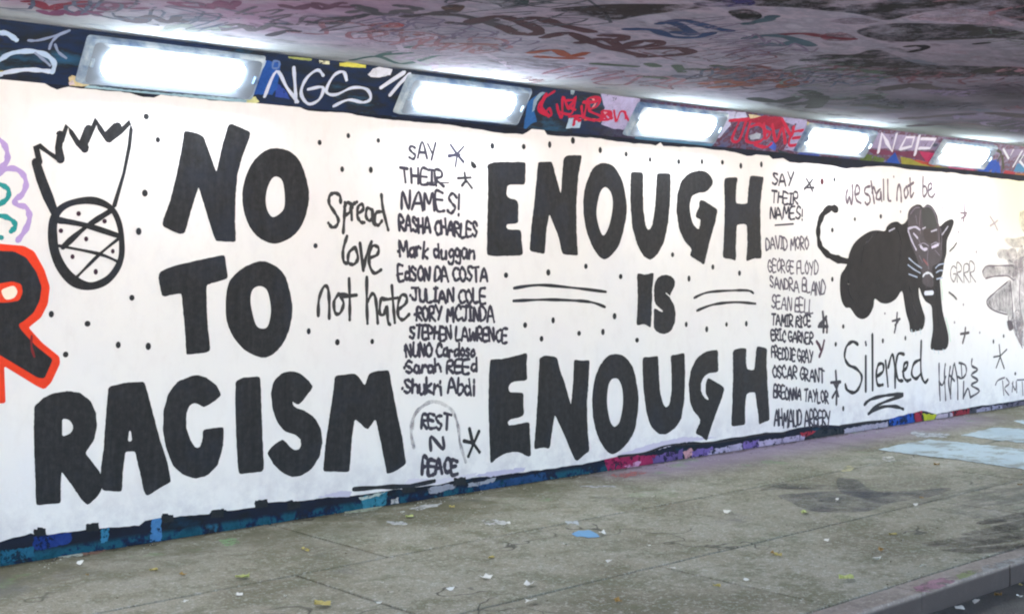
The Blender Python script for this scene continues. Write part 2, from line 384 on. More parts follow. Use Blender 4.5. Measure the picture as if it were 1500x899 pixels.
# pavement: a dirt bed with the concrete bays laid on it, open joints between them
pav = ob('pavement', box('pavement', X0, X1, -3.495, -.02, -.15, -.012), M['joint'], kind='structure')
def slab(x0, x1, y0, y1, z):
    g = .0095
    x0 += g; x1 -= g; y0 += g; y1 -= g
    loop = []
    def side(a, b, n):
        for i in range(n):
            t = i / n; j = random.uniform(-.0035, .0035) if i else 0
            dx, dy = b[0] - a[0], b[1] - a[1]; L = math.hypot(dx, dy)
            loop.append((a[0] + dx * t - dy / L * j, a[1] + dy * t + dx / L * j))
    side((x0, y0), (x1, y0), 9); side((x1, y0), (x1, y1), 4); side((x1, y1), (x0, y1), 9); side((x0, y1), (x0, y0), 4)
    n = len(loop); e = .004
    cx, cy = (x0 + x1) / 2, (y0 + y1) / 2
    top = [(cx + (x - cx) * (1 - e / (x1 - x0) * 2), cy + (y - cy) * (1 - e / (y1 - y0) * 2), z) for x, y in loop]
    rim = [(x, y, z - e) for x, y in loop]; bot = [(x, y, -.011) for x, y in loop]
    f = [tuple(range(n))]
    for i in range(n):
        j = (i + 1) % n
        f += [(i, n + i, n + j, j), (n + i, 2 * n + i, 2 * n + j, n + j)]
    me = mesh('paving_slab', top + rim + bot, f); return me
for r, (ya, yb, ph, ln) in enumerate([(-1.245, -.0, 4.4, 2.86), (-2.4, -1.245, 3.79, 2.86), (-3.495, -2.4, 5.35, 2.86)]):
    k = -4
    x = ph + ln * k
    while x < X1:
        ob('paving_slab', slab(max(x, X0), min(x + ln, X1), ya, yb, random.uniform(-.0015, .0015)), M['slab'], pav); x += ln
kb = ob('kerb', box('kerb', X0, X1, -3.64, -3.5, -.15, -.03), M['joint'], kind='structure')
x = X0
while x < X1:
    g = .004; L = .915
    me = box('kerb_stone', x + g, x + L - g, -3.655 + random.uniform(-.003, .003), -3.498, -.15, .003 + random.uniform(-.003, .003))
    bm = bmesh.new(); bm.from_mesh(me)
    bmesh.ops.bevel(bm, geom=[e for e in bm.edges if all(v.co.z > -.05 for v in e.verts)], offset=.012, segments=2, affect='EDGES', profile=.5)
    bm.to_mesh(me); bm.free()
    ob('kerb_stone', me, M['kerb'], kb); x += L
# ceiling slab of the underpass, open on the far side of the road
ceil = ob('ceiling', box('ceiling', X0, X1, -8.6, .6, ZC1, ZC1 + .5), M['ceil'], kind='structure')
for i in range(6):                           # columns that carry the open side
    x = -5.5 + i * 4.6
    c = ob('concrete_column', box('concrete_column', x - .25, x + .25, -8.5, -8.0, -.12, ZC1 - .002), M['kerb'],
           label='square concrete column carrying the open side of the underpass', cat='column', group='columns on the open side')
# ------------------------------------------------------------------ the wall
wall = ob('mural_wall', box('mural_wall', X0, X1, 0, .4, -.15, ZC1 - .002), M['base'],
          label='long underpass wall covered with a black and white hand-lettered mural', cat='wall')
# sloping beam between wall and ceiling
vv = []
for x in (X0, X1): vv += [(x, -.0005, ZC0), (x, YC, ZC1 - .001), (x, -.0005, ZC1 - .001)]
beam = ob('sloping_beam', mesh('sloping_beam', vv, [(0, 1, 4, 3), (1, 2, 5, 4), (0, 3, 5, 2), (0, 2, 1), (3, 4, 5)]), M['cove'],
          label='sloping dark blue beam under the ceiling, covered with graffiti tags', cat='beam')

# ------------------------------------------------------------------ ground paint
sheet('blue_paint_patch', [Z(1000, 560, 2.652, [(758, 262), (850, 240), (960, 222), (1120, 238), (1420, 270), (1500, 290), (1500, 362), (1326, 338), (1100, 305), (900, 280)])], M['blue'], pav, GRND, 8, 'r', amp=.6)
sheet('blue_paint_patch', [Z(1000, 560, 2.652, [(1080, 205), (1215, 175), (1326, 182), (1480, 195), (1480, 262), (1326, 236), (1200, 222)])], M['blue'], pav, GRND, 8, 'r', amp=.5)
sheet('blue_paint_patch', [Z(1000, 560, 2.652, [(1285, 150), (1400, 138), (1480, 145), (1480, 168), (1326, 162)])], M['blue'], pav, GRND, 8, 'r', amp=.4)
sheet('paint_spot', [[(838, 782), (848, 777), (862, 777), (875, 781), (878, 786), (862, 788), (845, 786)]], paint((104, 152, 190)), pav, GRND, 8, 'r', amp=1)
for pts, c in [([(705, 762), (722, 761), (745, 764), (740, 768), (712, 769)], (212, 210, 205)), ([(828, 763), (846, 762), (848, 769), (830, 769)], (198, 205, 210)),
               ([(598, 745), (630, 738), (648, 737), (640, 742), (612, 747)], (205, 205, 200)), ([(565, 763), (590, 764), (598, 768), (575, 769)], (195, 198, 195)),
               ([(848, 711), (900, 711), (905, 713), (850, 714)], (190, 190, 192)), ([(72, 800), (110, 804), (128, 812), (98, 818), (70, 812)], (176, 182, 165)),
               ([(118, 806), (140, 802), (160, 803), (142, 812), (122, 813)], (112, 66, 48)), ([(320, 790), (345, 788), (352, 796), (330, 800)], (118, 158, 96)),
               ([(500, 743), (560, 740), (556, 747), (505, 752)], (150, 160, 130)), ([(890, 696), (930, 690), (950, 692), (915, 700)], (176, 84, 84)),
               ([(1330, 634), (1345, 632), (1392, 636), (1386, 641), (1345, 640)], (196, 200, 206)), ([(1232, 690), (1242, 682), (1252, 684), (1246, 691)], (196, 186, 130)),
               ([(1290, 671), (1308, 668), (1312, 674), (1300, 677)], (210, 208, 196))]:
    sheet('paint_spot', [pts], paint(tuple(int(v * .6 + 56) for v in c), .2, .9, 16.0), pav, GRND, 6, 'r', step=3, amp=1.0)
for a, b, s in [((130, 842), (160, 835), 0), ((1150, 735), (1240, 738), 0)]: pass
def stain(c, pts, wn=5.0): sheet('paint_stain', [Z(1000, 560, 2.652, pts)], paint(c, .2, .9, wn), pav, GRND, 5, 'c')
stain((106, 106, 110), [(370, 440), (470, 430), (620, 420), (740, 425), (900, 420), (1040, 410), (980, 440), (800, 470), (720, 500), (580, 505), (480, 495), (420, 465)])
stain((98, 99, 104), [(600, 375), (670, 375), (740, 420), (820, 430), (720, 450), (620, 430)]); stain((98, 98, 96), [(300, 420), (380, 395), (560, 398), (700, 408), (560, 416), (380, 415)])
for q_ in ([(930, 625), (1100, 600), (1326, 575), (1326, 610), (1100, 640), (1000, 640)], [(1080, 590), (1200, 560), (1400, 520), (1400, 550), (1200, 590)], [(1000, 650), (1150, 640), (1326, 625), (1326, 650), (1150, 665)], [(1150, 540), (1400, 490), (1400, 510), (1200, 550)]): stain((78, 74, 72), q_, 7.0)
sheet('kerb_paint', [Z(1000, 560, 2.652, [(895, 795), (985, 762), (1050, 755), (1060, 775), (960, 812), (905, 812)])], paint((150, 120, 130), .2, .9, 12.), kb, (GRND[0], Vector((0, 0, .0065))), 2, 'r', amp=1)
sheet('kerb_paint', [Z(1000, 560, 2.652, [(1062, 748), (1120, 728), (1150, 730), (1120, 752), (1075, 766)])], paint((136, 142, 108), .2, .9, 12.), kb, (GRND[0], Vector((0, 0, .0065))), 2, 'r', amp=1)
sheet('kerb_paint', [Z(1000, 560, 2.652, [(1160, 715), (1250, 690), (1330, 672), (1330, 690), (1220, 725), (1165, 735)])], paint((150, 149, 146), .2, .9, 12.), kb, (GRND[0], Vector((0, 0, .0065))), 2, 'r', amp=1)

# ================================================================== THE MURAL
def m_black():
    m, k = newmat('brushed_black_paint')
    a = k.noise(3.2, 7, .75, stretch=(5, 1, .7)); b = k.noise(26, 4, .7); c = k.noise(2, 5, .7, off=9)
    f = k.mix(.4, a, b)
    base = k.ramp(f, [(.36, lin((34, 35, 38))), (.5, lin((45, 46, 49))), (.62, lin((55, 57, 61)))])
    x, y, z = k.xyz()
    k.col(k.mix(k.ramp(c, [(.5, 0.), (.66, .4)]), base, lin((46, 54, 70))))
    k.l(k.ramp(a, [(.35, .42), (.65, .75)]), k.b.inputs['Roughness']); k.b.inputs['Specular IOR Level'].default_value = .12
    k.bump(f, .3, .006); return m
K = m_black()
top = [(-900, 45), (-300, 88), (-60, 112), (0, 117), (22, 112), (45, 113), (62, 120), (74, 127), (84, 131), (100, 128), (118, 130), (190, 136), (210, 143), (226, 143), (236, 139), (300, 146), (330, 149), (375, 151), (438, 157), (452, 163), (500, 165),
       (560, 175), (600, 178), (650, 182), (700, 190), (740, 196), (765, 197), (778, 190), (788, 184), (796, 188), (801, 198), (880, 203), (905, 208), (960, 213), (967, 209), (972, 214), (1030, 217), (1076, 223), (1094, 229),
       (1108, 227), (1127, 228), (1132, 233), (1147, 232), (1157, 238), (1200, 240), (1240, 247), (1276, 244), (1308, 244), (1327, 248), (1372, 251), (1428, 257), (1468, 262), (1500, 266), (1800, 292), (2200, 330)]
bot = [(2200, 485), (1800, 538), (1500, 585), (1461, 591), (1423, 596), (1372, 606), (1349, 601), (1338, 604), (1303, 613), (1287, 616), (1229, 623), (1210, 622), (1170, 626), (1140, 634), (1122, 633), (1078, 640), (1033, 648), (1000, 646),
       (978, 651), (944, 664), (900, 669), (867, 677), (800, 687), (733, 695), (673, 701), (640, 710), (600, 714), (560, 719), (517, 726), (480, 728), (430, 735), (428, 732), (418, 734), (393, 736), (391, 730), (375, 733), (373, 742), (333, 748),
       (330, 746), (310, 746), (306, 752), (250, 757), (246, 752), (238, 752), (236, 757), (212, 762), (203, 769), (139, 774), (139, 767), (131, 767), (130, 775), (64, 783), (62, 772), (54, 772), (53, 784), (45, 781), (20, 787), (0, 793), (-60, 806), (-300, 845), (-900, 930)]
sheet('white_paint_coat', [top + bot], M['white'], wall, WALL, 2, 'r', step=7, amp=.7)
def P(c, pts, pl=WALL, layer=1, name='paint_or_glow_patch', amp=.8):
    return sheet(name, [pts], paint(tuple(int(v * (.94 if pts[0][0] > 820 else .8)) for v in c), .35, .7, 10.0 if layer == 1 else 0), wall, pl, layer, 'r', step=3, amp=amp * 1.6)
# coloured skirting under the white coat
for c, pts in [((28, 62, 142), [(50, 784), (105, 780), (104, 794), (60, 806), (48, 803)]), ((64, 150, 196), [(148, 774), (160, 772), (158, 792), (148, 796)]), ((84, 150, 214), [(222, 758), (237, 752), (236, 792), (220, 793)]),
               ((34, 108, 140), [(0, 806), (50, 800), (50, 814), (0, 826)]), ((58, 140, 168), [(527, 727), (567, 720), (566, 740), (534, 748)]), ((210, 222, 214), [(525, 729), (566, 719), (560, 724), (530, 733)]), ((214, 214, 214), [(572, 731), (584, 728), (583, 736), (573, 738)]),
               ((178, 180, 196), [(627, 714), (669, 707), (667, 714), (640, 722), (627, 722)]), ((178, 182, 194), [(686, 708), (726, 699), (722, 706), (700, 712), (686, 714)]), ((34, 78, 130), [(700, 710), (800, 690), (800, 702), (705, 721)]),
               ((150, 34, 84), [(886, 672), (905, 668), (962, 666), (955, 682), (905, 694), (890, 692)]), ((176, 96, 60), [(880, 694), (905, 690), (902, 698), (882, 700)]), ((200, 150, 190), [(912, 682), (940, 674), (930, 690)]), ((98, 80, 140), [(955, 668), (1000, 657), (1000, 672), (958, 681)]),
               ((198, 150, 158), [(1000, 662), (1012, 656), (1018, 664), (1005, 674)]), ((116, 96, 168), [(1013, 660), (1045, 654), (1040, 668), (1015, 675)]), ((176, 168, 198), [(1036, 660), (1090, 648), (1090, 660), (1040, 670)]), ((112, 92, 160), [(1088, 647), (1112, 643), (1110, 657), (1090, 662)]),
               ((176, 164, 196), [(1110, 646), (1180, 636), (1178, 646), (1112, 658)]), ((152, 40, 58), [(1172, 634), (1196, 630), (1190, 637), (1176, 640)]), ((40, 48, 58), [(1182, 640), (1198, 629), (1234, 626), (1234, 638), (1182, 648)]), ((172, 166, 186), [(1236, 628), (1300, 617), (1300, 632), (1238, 640)]),
               ((26, 78, 168), [(1304, 612), (1338, 604), (1340, 622), (1300, 632)]), ((152, 34, 62), [(1339, 603), (1350, 600), (1351, 618), (1342, 622)]), ((178, 186, 40), [(1351, 606), (1373, 606), (1366, 618), (1353, 620)]), ((180, 168, 186), [(1372, 607), (1396, 603), (1394, 616), (1368, 621)]),
               ((140, 34, 52), [(1394, 603), (1421, 598), (1418, 610), (1396, 616)]), ((60, 62, 76), [(1421, 597), (1430, 596), (1430, 610), (1419, 612)]), ((150, 146, 172), [(1430, 598), (1470, 592), (1470, 602), (1430, 610)]), ((90, 86, 104), [(1468, 592), (1800, 540), (1800, 556), (1468, 606)])]:
    P(c, pts)
strokes('brush_stroke', [(.03, [(518, 716), (560, 713), (600, 711), (636, 704)])], .03, K, wall, WALL, 5)
strokes('brush_stroke', [(.017, [(905, 668), (944, 663), (978, 652), (1010, 650), (1060, 646), (1122, 635), (1150, 634)])], .03, K, wall, WALL, 5)
strokes('brush_stroke', [(.02, [(1230, 624), (1255, 620), (1290, 616)])], .03, K, wall, WALL, 5)
for x, y in [(245, 758), (318, 750), (382, 736), (430, 738), (598, 714), (673, 703), (58, 778), (135, 770)]:
    P((46, 50, 56), [(x - 9, y - 3), (x + 9, y - 5), (x + 10, y + 6), (x - 9, y + 8)], WALL, 4, 'brush_stroke', .6)
# --- big capitals
A1 = (220, 170, 4.496); A2 = (220, 360, 4.996); A3 = (30, 530, 3.91); A4 = (300, 530, 4.281); B1 = (700, 200, 4.495); B2 = (900, 200, 4.496); B3 = (730, 370, 3.75); B4 = (700, 490, 4.495); B5 = (900, 480, 4.496)
def letter(reg, outer, hole=None, mode='p', hm='c'):
    o = Z(*reg, outer); o = catmull(o, True, 6) if mode == 'c' else chaikin(chaikin(o, .3), .25)
    o = rough_edge(o, 3.5, .3)
    L = [o]
    if hole: h = Z(*reg, hole); L.append(catmull(h, True, 6) if hm == 'c' else chaikin(h, .3))
    sheet('painted_letter', L, K, wall, WALL, 4, 'raw')
letter(A1, [(228, 98), (300, 110), (352, 135), (395, 260), (436, 372), (470, 210), (512, 62), (535, 50), (660, 105), (652, 150), (608, 260), (575, 380), (562, 520), (558, 700), (565, 830), (430, 824), (395, 720), (318, 465), (275, 600), (228, 770), (192, 778), (82, 728), (80, 695), (130, 560), (170, 400), (205, 220), (222, 108)])
letter(A1, [(820, 212), (920, 235), (985, 300), (1030, 420), (1045, 545), (1010, 690), (940, 790), (820, 840), (715, 800), (645, 710), (608, 580), (615, 450), (665, 320), (740, 240)],
       [(835, 400), (870, 430), (885, 520), (882, 600), (855, 640), (808, 665), (775, 630), (760, 560), (770, 480), (800, 415)], 'c')
letter(A2, [(70, 188), (160, 150), (330, 110), (525, 68), (545, 70), (555, 140), (568, 235), (540, 250), (412, 285), (412, 400), (420, 580), (440, 765), (410, 780), (262, 798), (255, 640), (240, 480), (228, 345), (150, 360), (92, 375), (78, 340), (58, 230)])
letter(A2, [(820, 112), (920, 150), (985, 220), (1015, 310), (1040, 450), (1020, 600), (960, 730), (870, 808), (790, 812), (690, 760), (610, 670), (560, 550), (552, 400), (575, 270), (640, 190), (720, 140)],
       [(800, 295), (850, 320), (875, 400), (882, 490), (860, 585), (820, 605), (775, 580), (745, 480), (733, 390), (750, 320)], 'c')
letter(A3, [(78, 252), (130, 205), (180, 180), (270, 165), (340, 175), (400, 220), (432, 290), (438, 370), (420, 450), (370, 520), (410, 572), (455, 630), (472, 680), (462, 738), (430, 780), (385, 820), (350, 790), (290, 700), (235, 625), (230, 720), (230, 808), (88, 820), (85, 700), (80, 560), (75, 400)],
       [(238, 325), (262, 325), (285, 336), (303, 370), (292, 402), (265, 418), (238, 425)], 'p', 'p')
letter(A3, [(505, 140), (600, 118), (705, 112), (715, 130), (745, 240), (800, 450), (840, 570), (862, 685), (790, 725), (725, 768), (705, 740), (690, 660), (655, 510), (600, 512), (585, 640), (580, 742), (470, 735), (460, 700), (458, 620), (475, 500), (485, 350), (500, 165)],
       [(622, 392), (632, 396), (639, 452), (614, 455)], 'p', 'p')
letter(A3, [(1000, 72), (1060, 85), (1120, 130), (1152, 188), (1110, 225), (1048, 262), (1015, 238), (985, 235), (960, 260), (948, 310), (950, 380), (975, 450), (1000, 490), (1025, 490), (1040, 450), (1045, 385), (1165, 370), (1160, 480), (1130, 590), (1070, 650), (1000, 668), (930, 645), (870, 590), (835, 500), (815, 400), (818, 280), (845, 180), (900, 110)])
letter(A4, [(192, 118), (240, 97), (330, 90), (348, 98), (352, 200), (360, 450), (370, 650), (365, 685), (215, 703), (205, 640), (195, 450), (190, 250)])
letter(A4, [(540, 55), (600, 72), (650, 115), (680, 155), (640, 210), (590, 268), (562, 260), (548, 243), (552, 268), (572, 288), (620, 300), (690, 350), (728, 420), (738, 500), (720, 590), (670, 670), (600, 715), (540, 720), (480, 690), (430, 640), (388, 568), (430, 520), (480, 485), (500, 490), (540, 540), (580, 555), (603, 530), (600, 480), (560, 452), (500, 435), (455, 380), (425, 300), (413, 200), (430, 120), (480, 70)])
letter(A4, [(815, 85), (880, 78), (935, 70), (965, 90), (1003, 150), (1030, 70), (1080, 55), (1155, 50), (1165, 110), (1195, 270), (1240, 480), (1262, 640), (1200, 680), (1142, 705), (1125, 620), (1100, 490), (1070, 355), (1040, 400), (1018, 425), (980, 390), (940, 355), (925, 450), (905, 690), (740, 685), (755, 520), (780, 350), (805, 180)])
letter(B1, [(58, 185), (110, 168), (315, 168), (310, 318), (215, 316), (192, 325), (185, 385), (205, 408), (240, 412), (265, 430), (265, 572), (185, 578), (190, 612), (285, 615), (288, 700), (298, 770), (280, 785), (90, 788), (58, 778), (60, 600), (65, 400), (65, 220)])
letter(B1, [(395, 168), (488, 165), (510, 250), (545, 380), (562, 150), (580, 125), (685, 122), (680, 160), (660, 260), (648, 450), (650, 650), (660, 785), (555, 775), (530, 660), (470, 510), (450, 620), (440, 775), (390, 765), (338, 755), (350, 600), (375, 400), (388, 250)])
letter(B1, [(830, 175), (890, 195), (940, 270), (965, 350), (980, 480), (960, 610), (920, 730), (840, 808), (775, 760), (720, 640), (695, 500), (700, 360), (740, 240), (780, 190)],
       [(843, 335), (875, 370), (888, 440), (875, 540), (850, 620), (822, 650), (795, 590), (780, 500), (795, 400), (815, 350)], 'c')
letter(B2, [(108, 238), (125, 232), (188, 235), (188, 350), (190, 480), (205, 590), (225, 622), (250, 580), (268, 450), (278, 242), (365, 242), (370, 260), (368, 400), (355, 560), (325, 700), (280, 780), (238, 815), (190, 790), (145, 700), (115, 590), (105, 450), (105, 300)])
letter(B2, [(560, 222), (610, 235), (640, 268), (652, 300), (630, 340), (600, 368), (550, 372), (510, 390), (495, 440), (500, 520), (520, 580), (548, 612), (558, 605), (568, 545), (545, 540), (530, 520), (555, 470), (560, 420), (580, 418), (680, 480), (665, 560), (625, 700), (590, 848), (560, 825), (495, 785), (500, 765), (510, 740), (460, 690), (425, 610), (408, 500), (412, 380), (440, 290), (490, 240)])
letter(B2, [(722, 285), (735, 272), (812, 268), (800, 350), (800, 442), (875, 445), (880, 350), (892, 258), (985, 265), (972, 340), (960, 450), (962, 620), (970, 805), (920, 802), (865, 825), (875, 700), (870, 575), (805, 580), (800, 700), (800, 822), (770, 808), (712, 800), (722, 620), (725, 450)])
letter(B3, [(760, 110), (805, 122), (855, 108), (845, 200), (842, 320), (838, 415), (800, 390), (758, 402), (765, 250)])
letter(B3, [(915, 120), (950, 128), (972, 155), (965, 190), (940, 235), (945, 255), (965, 285), (974, 335), (968, 390), (945, 435), (910, 448), (880, 442), (852, 415), (852, 350), (854, 300), (898, 328), (905, 320), (860, 282), (854, 240), (854, 190), (865, 150), (885, 128)])
letter(B4, [(78, 162), (160, 160), (240, 140), (325, 118), (320, 200), (325, 300), (230, 310), (205, 330), (200, 365), (215, 380), (300, 380), (298, 460), (305, 525), (280, 542), (210, 558), (195, 575), (200, 595), (225, 595), (340, 572), (342, 660), (350, 800), (320, 800), (280, 775), (230, 770), (170, 785), (120, 815), (82, 850), (75, 700), (68, 450), (72, 280)])
letter(B4, [(405, 150), (450, 135), (520, 148), (540, 230), (575, 330), (612, 465), (625, 330), (632, 160), (680, 172), (735, 165), (730, 280), (718, 450), (722, 620), (735, 765), (700, 790), (650, 835), (628, 805), (600, 735), (550, 620), (505, 525), (490, 620), (472, 752), (430, 740), (368, 755), (380, 600), (390, 450), (398, 280)])
letter(B4, [(895, 128), (959, 140), (1019, 215), (1047, 335), (1057, 455), (1034, 615), (989, 705), (930, 765), (880, 785), (835, 750), (790, 670), (760, 560), (752, 430), (765, 310), (800, 210), (850, 145)],
       [(895, 288), (924, 295), (949, 355), (954, 455), (934, 565), (909, 600), (890, 600), (868, 560), (850, 450), (857, 345), (875, 300)], 'c')
letter(B5, [(185, 192), (240, 192), (288, 182), (292, 300), (300, 420), (320, 500), (342, 528), (362, 500), (375, 420), (375, 300), (368, 180), (410, 175), (462, 162), (465, 300), (460, 470), (440, 600), (400, 660), (340, 702), (290, 700), (240, 650), (210, 560), (192, 420), (185, 300)])
letter(B5, [(680, 142), (685, 292), (630, 295), (590, 320), (570, 360), (568, 410), (585, 450), (610, 475), (622, 472), (610, 450), (598, 430), (600, 370), (612, 325), (725, 390), (715, 440), (660, 590), (625, 690), (608, 748), (575, 715), (530, 695), (545, 660), (565, 620), (558, 590), (520, 550), (498, 490), (487, 380), (500, 280), (540, 200), (600, 155)])
letter(B5, [(778, 150), (810, 135), (870, 132), (865, 220), (875, 275), (920, 280), (928, 200), (935, 120), (1005, 132), (1002, 250), (1010, 400), (1022, 610), (985, 618), (950, 640), (945, 560), (925, 420), (870, 430), (860, 520), (862, 638), (768, 650), (775, 500), (780, 300)])
strokes('brush_stroke', [Z(*B3, [(920, 222), (940, 240)])], .008, M['white'], wall, WALL, 6)
# --- red outlined letter at the left edge
RED = paint((222, 62, 34), .12)
sheet('painted_letter', [[(-70, 355), (0, 357), (35, 360), (50, 368), (65, 395), (73, 420), (70, 445), (60, 465), (45, 477), (42, 480), (62, 502), (87, 522), (88, 532), (75, 560), (65, 570), (55, 566), (6, 536), (8, 590), (-70, 596)]], RED, wall, WALL, 4, label='red outlined black letter at the left end')
sheet('painted_letter', [[(-70, 366), (20, 368), (38, 377), (53, 398), (61, 420), (58, 440), (49, 458), (35, 470), (27, 475), (30, 482), (52, 506), (77, 526), (74, 534), (65, 554), (55, 553), (35, 541), (0, 520), (-70, 505)]], K, wall, WALL, 5)
sheet('paint_ring', [[(-40, 414), (0, 415), (18, 412), (31, 416), (33, 428), (28, 440), (10, 443), (-40, 443)]], RED, wall, WALL, 6)
sheet('painted_dot', [[(2, 426), (10, 421), (20, 419), (25, 427), (20, 436), (8, 438)]], paint((235, 222, 205), .05), wall, WALL, 7, 'c')
strokes('brush_stroke', [[(46, 492), (46, 508), (50, 522)]], .012, paint((120, 40, 44)), wall, WALL, 6)
PUR = paint((172, 150, 204), .08); TEA = paint((38, 140, 142), .1)
strokes('spray_line', [[(-12, 200), (3, 208), (10, 222), (10, 236), (2, 246)], [(-10, 262), (4, 250), (20, 247), (33, 255), (38, 270), (32, 285), (22, 293), (25, 300), (38, 304), (43, 318), (38, 335), (26, 352)]], .03, PUR, wall, WALL, 4)
strokes('spray_line', [[(-10, 268), (2, 271), (12, 278), (11, 290), (0, 299), (-10, 304)], [(-10, 316), (6, 317), (19, 324), (22, 332), (16, 339)], [(-6, 347), (2, 348)]], .027, TEA, wall, WALL, 5)
# --- crowned pineapple
C1 = (0, 150, 4.993)
q = 1.12 / 4.993 / 271
strokes('pineapple_crown', [(60 * q, Z(*C1, [(262, 440), (300, 560), (350, 690), (405, 820)])), (36 * q, Z(*C1, [(290, 440), (262, 325), (288, 318), (350, 365), (440, 425)])), (62 * q, Z(*C1, [(440, 240), (428, 330), (440, 415)])),
        (36 * q, Z(*C1, [(450, 280), (488, 170), (520, 220), (570, 300), (615, 345)])), (58 * q, Z(*C1, [(648, 195), (610, 300), (618, 340)])), (34 * q, Z(*C1, [(640, 280), (705, 125), (730, 190), (785, 275)])),
        (62 * q, Z(*C1, [(860, 178), (800, 240), (795, 265)])), (30 * q, Z(*C1, [(800, 280), (880, 215), (950, 145), (958, 200), (945, 320), (905, 520), (835, 755)]))], .03, K, wall, WALL, 4, smooth=False)
sheet('pineapple_outline', [catmull([(128, 288), (150, 292), (168, 305), (178, 325), (182, 350), (182, 375), (174, 398), (155, 418), (128, 425), (103, 418), (83, 395), (72, 365), (70, 335), (76, 312), (95, 296)], True),
       catmull([(128, 299), (150, 303), (163, 312), (172, 335), (174, 360), (172, 380), (160, 400), (145, 410), (130, 413), (113, 405), (98, 390), (87, 368), (84, 345), (84, 328), (90, 312), (105, 302)], True)], K, wall, WALL, 4, 'raw')
strokes('pineapple_band', [(.032, [(82, 322), (125, 330), (175, 346)]), (.018, [(86, 360), (145, 372), (174, 384)]), (.03, [(165, 307), (125, 333), (92, 362)]), (.018, [(173, 350), (145, 373), (112, 406)])], .02, K, wall, WALL, 5)
for x, y in [(115, 313), (153, 324), (89, 338), (126, 350), (165, 368), (106, 376), (140, 398)]: dot(x, y, .0135, wall, paint((60, 40, 56)), WALL, 5)
# --- dots
for x, y in [(214, 171), (231, 205), (212, 283), (203, 339), (193, 436), (75, 460), (128, 474), (96, 519), (173, 505), (217, 507), (468, 209), (510, 199), (554, 206), (501, 248), (543, 249), (462, 360), (452, 485), (494, 501), (545, 500),
             (721, 214), (767, 215), (805, 212), (839, 206), (879, 220), (917, 226), (952, 234), (994, 237), (1028, 237), (1058, 238), (1085, 243), (1115, 241), (741, 403), (803, 399), (858, 390), (909, 405), (985, 373), (1009, 408), (1044, 391), (1083, 400),
             (769, 476), (810, 469), (900, 463), (793, 496), (848, 488), (883, 486), (933, 498), (1005, 475), (1035, 482), (1064, 475), (1093, 474),
             (1222, 263), (1219, 337), (1252, 321), (1290, 317), (1219, 409), (1235, 478), (1293, 499), (1326, 495), (1224, 504), (1235, 598), (1470, 492), (1455, 500), (1487, 547)]:
    dot(x, y, .0175 if x < 700 else .021, wall, K, WALL, 4)
for x, y in [(1309, 259), (1382, 265), (1399, 283), (1381, 304), (1404, 340), (1420, 280), (1296, 459), (1411, 446), (1398, 472), (1435, 487), (1430, 369), (1319, 310)]:
    dot(x, y, .013, wall, paint((128, 120, 128)), WALL, 4)
dot(1204, 266, .03, wall, paint((84, 44, 52)), WALL, 4)
sheet('painted_dot', [[(690, 236), (696, 240), (698, 245), (694, 247), (690, 243)]], K, wall, WALL, 4, 'c')
# --- stars
D1 = (570, 190, 5.62)
strokes('painted_star', [Z(*D1, l) for l in [[(505, 125), (560, 205), (612, 268)], [(612, 140), (560, 200), (490, 222)], [(560, 200), (545, 300)], [(487, 215), (580, 208)]]], .019, paint((66, 66, 84)), wall, WALL, 4, smooth=False)
strokes('painted_star', [Z(*D1, l) for l in [[(620, 355), (630, 430)], [(565, 400), (670, 395)], [(630, 420), (598, 462)], [(620, 400), (680, 480)]]], .02, paint((58, 58, 66)), wall, WALL, 4, smooth=False)
strokes('painted_star', [Z(570, 580, 5.62, l) for l in [[(660, 268), (690, 400)], [(738, 290), (690, 400), (652, 492)], [(615, 368), (690, 385), (742, 458)]]], .03, K, wall, WALL, 4, smooth=False)
def star(cx, cy, lines, wd, c=(64, 62, 70)):
    strokes('painted_star', [[(cx + a, cy + b), (cx + (a + d) / 2 + 1, cy + (b + e) / 2), (cx + d, cy + e)] for a, b, d, e in lines], wd * 1.6, paint(c), wall, WALL, 4, smooth=False)
star(1185, 272, [(-4, -10, 5, 8), (5, -9, -7, 5), (-6, 3, 7, 3)], .014)
star(1206, 472, [(-1, -15, 0, 14), (4, -8, -6, 4), (-7, 6, 6, 6), (4, -4, 5, 14)], .022)
star(1201, 508, [(-5, -8, 1, 4), (6, -9, -1, 14)], .02, (80, 56, 70))
star(1224, 560, [(0, -17, 1, 32), (-7, 0, 7, -1), (4, 2, -5, 22), (-3, 0, 4, 20)], .018)
star(1313, 472, [(1, -14, -3, 15), (-6, -2, 5, -5), (4, -5, -2, 4)], .016)
star(1411, 312, [(2, -14, 0, 12), (-4, 0, 5, 0), (-3, 8, 4, 3)], .014, (116, 100, 112))
star(1412, 492, [(2, -12, -2, 10), (-5, -3, 7, -5)], .018, (78, 72, 76))
star(1456, 325, [(-6, -8, 5, 12), (5, -2, -6, 6)], .014, (168, 160, 166))
strokes('painted_star', [Z(1360, 500, 8.17, l) for l in [[(845, 40), (860, 190)], [(780, 185), (860, 170), (935, 95)], [(858, 180), (810, 312)], [(860, 190), (905, 322)]]], .022, K, wall, WALL, 4, smooth=False)
star(1396, 362, [(5, -6, -5, 6)], .012, (70, 70, 74)); star(1395, 433, [(-5, -5, 6, 5)], .014, (70, 70, 74))
# --- double rules either side of the middle word
for l in [[(85, 195), (220, 178), (400, 192), (590, 215)], [(82, 265), (250, 258), (400, 262), (510, 272), (585, 298)], [(1075, 248), (1150, 218), (1280, 208), (1370, 208), (1400, 222)], [(1090, 318), (1180, 285), (1300, 272), (1412, 280)]]:
    strokes('painted_rule', [Z(*B3, l)], .022, K, wall, WALL, 4)
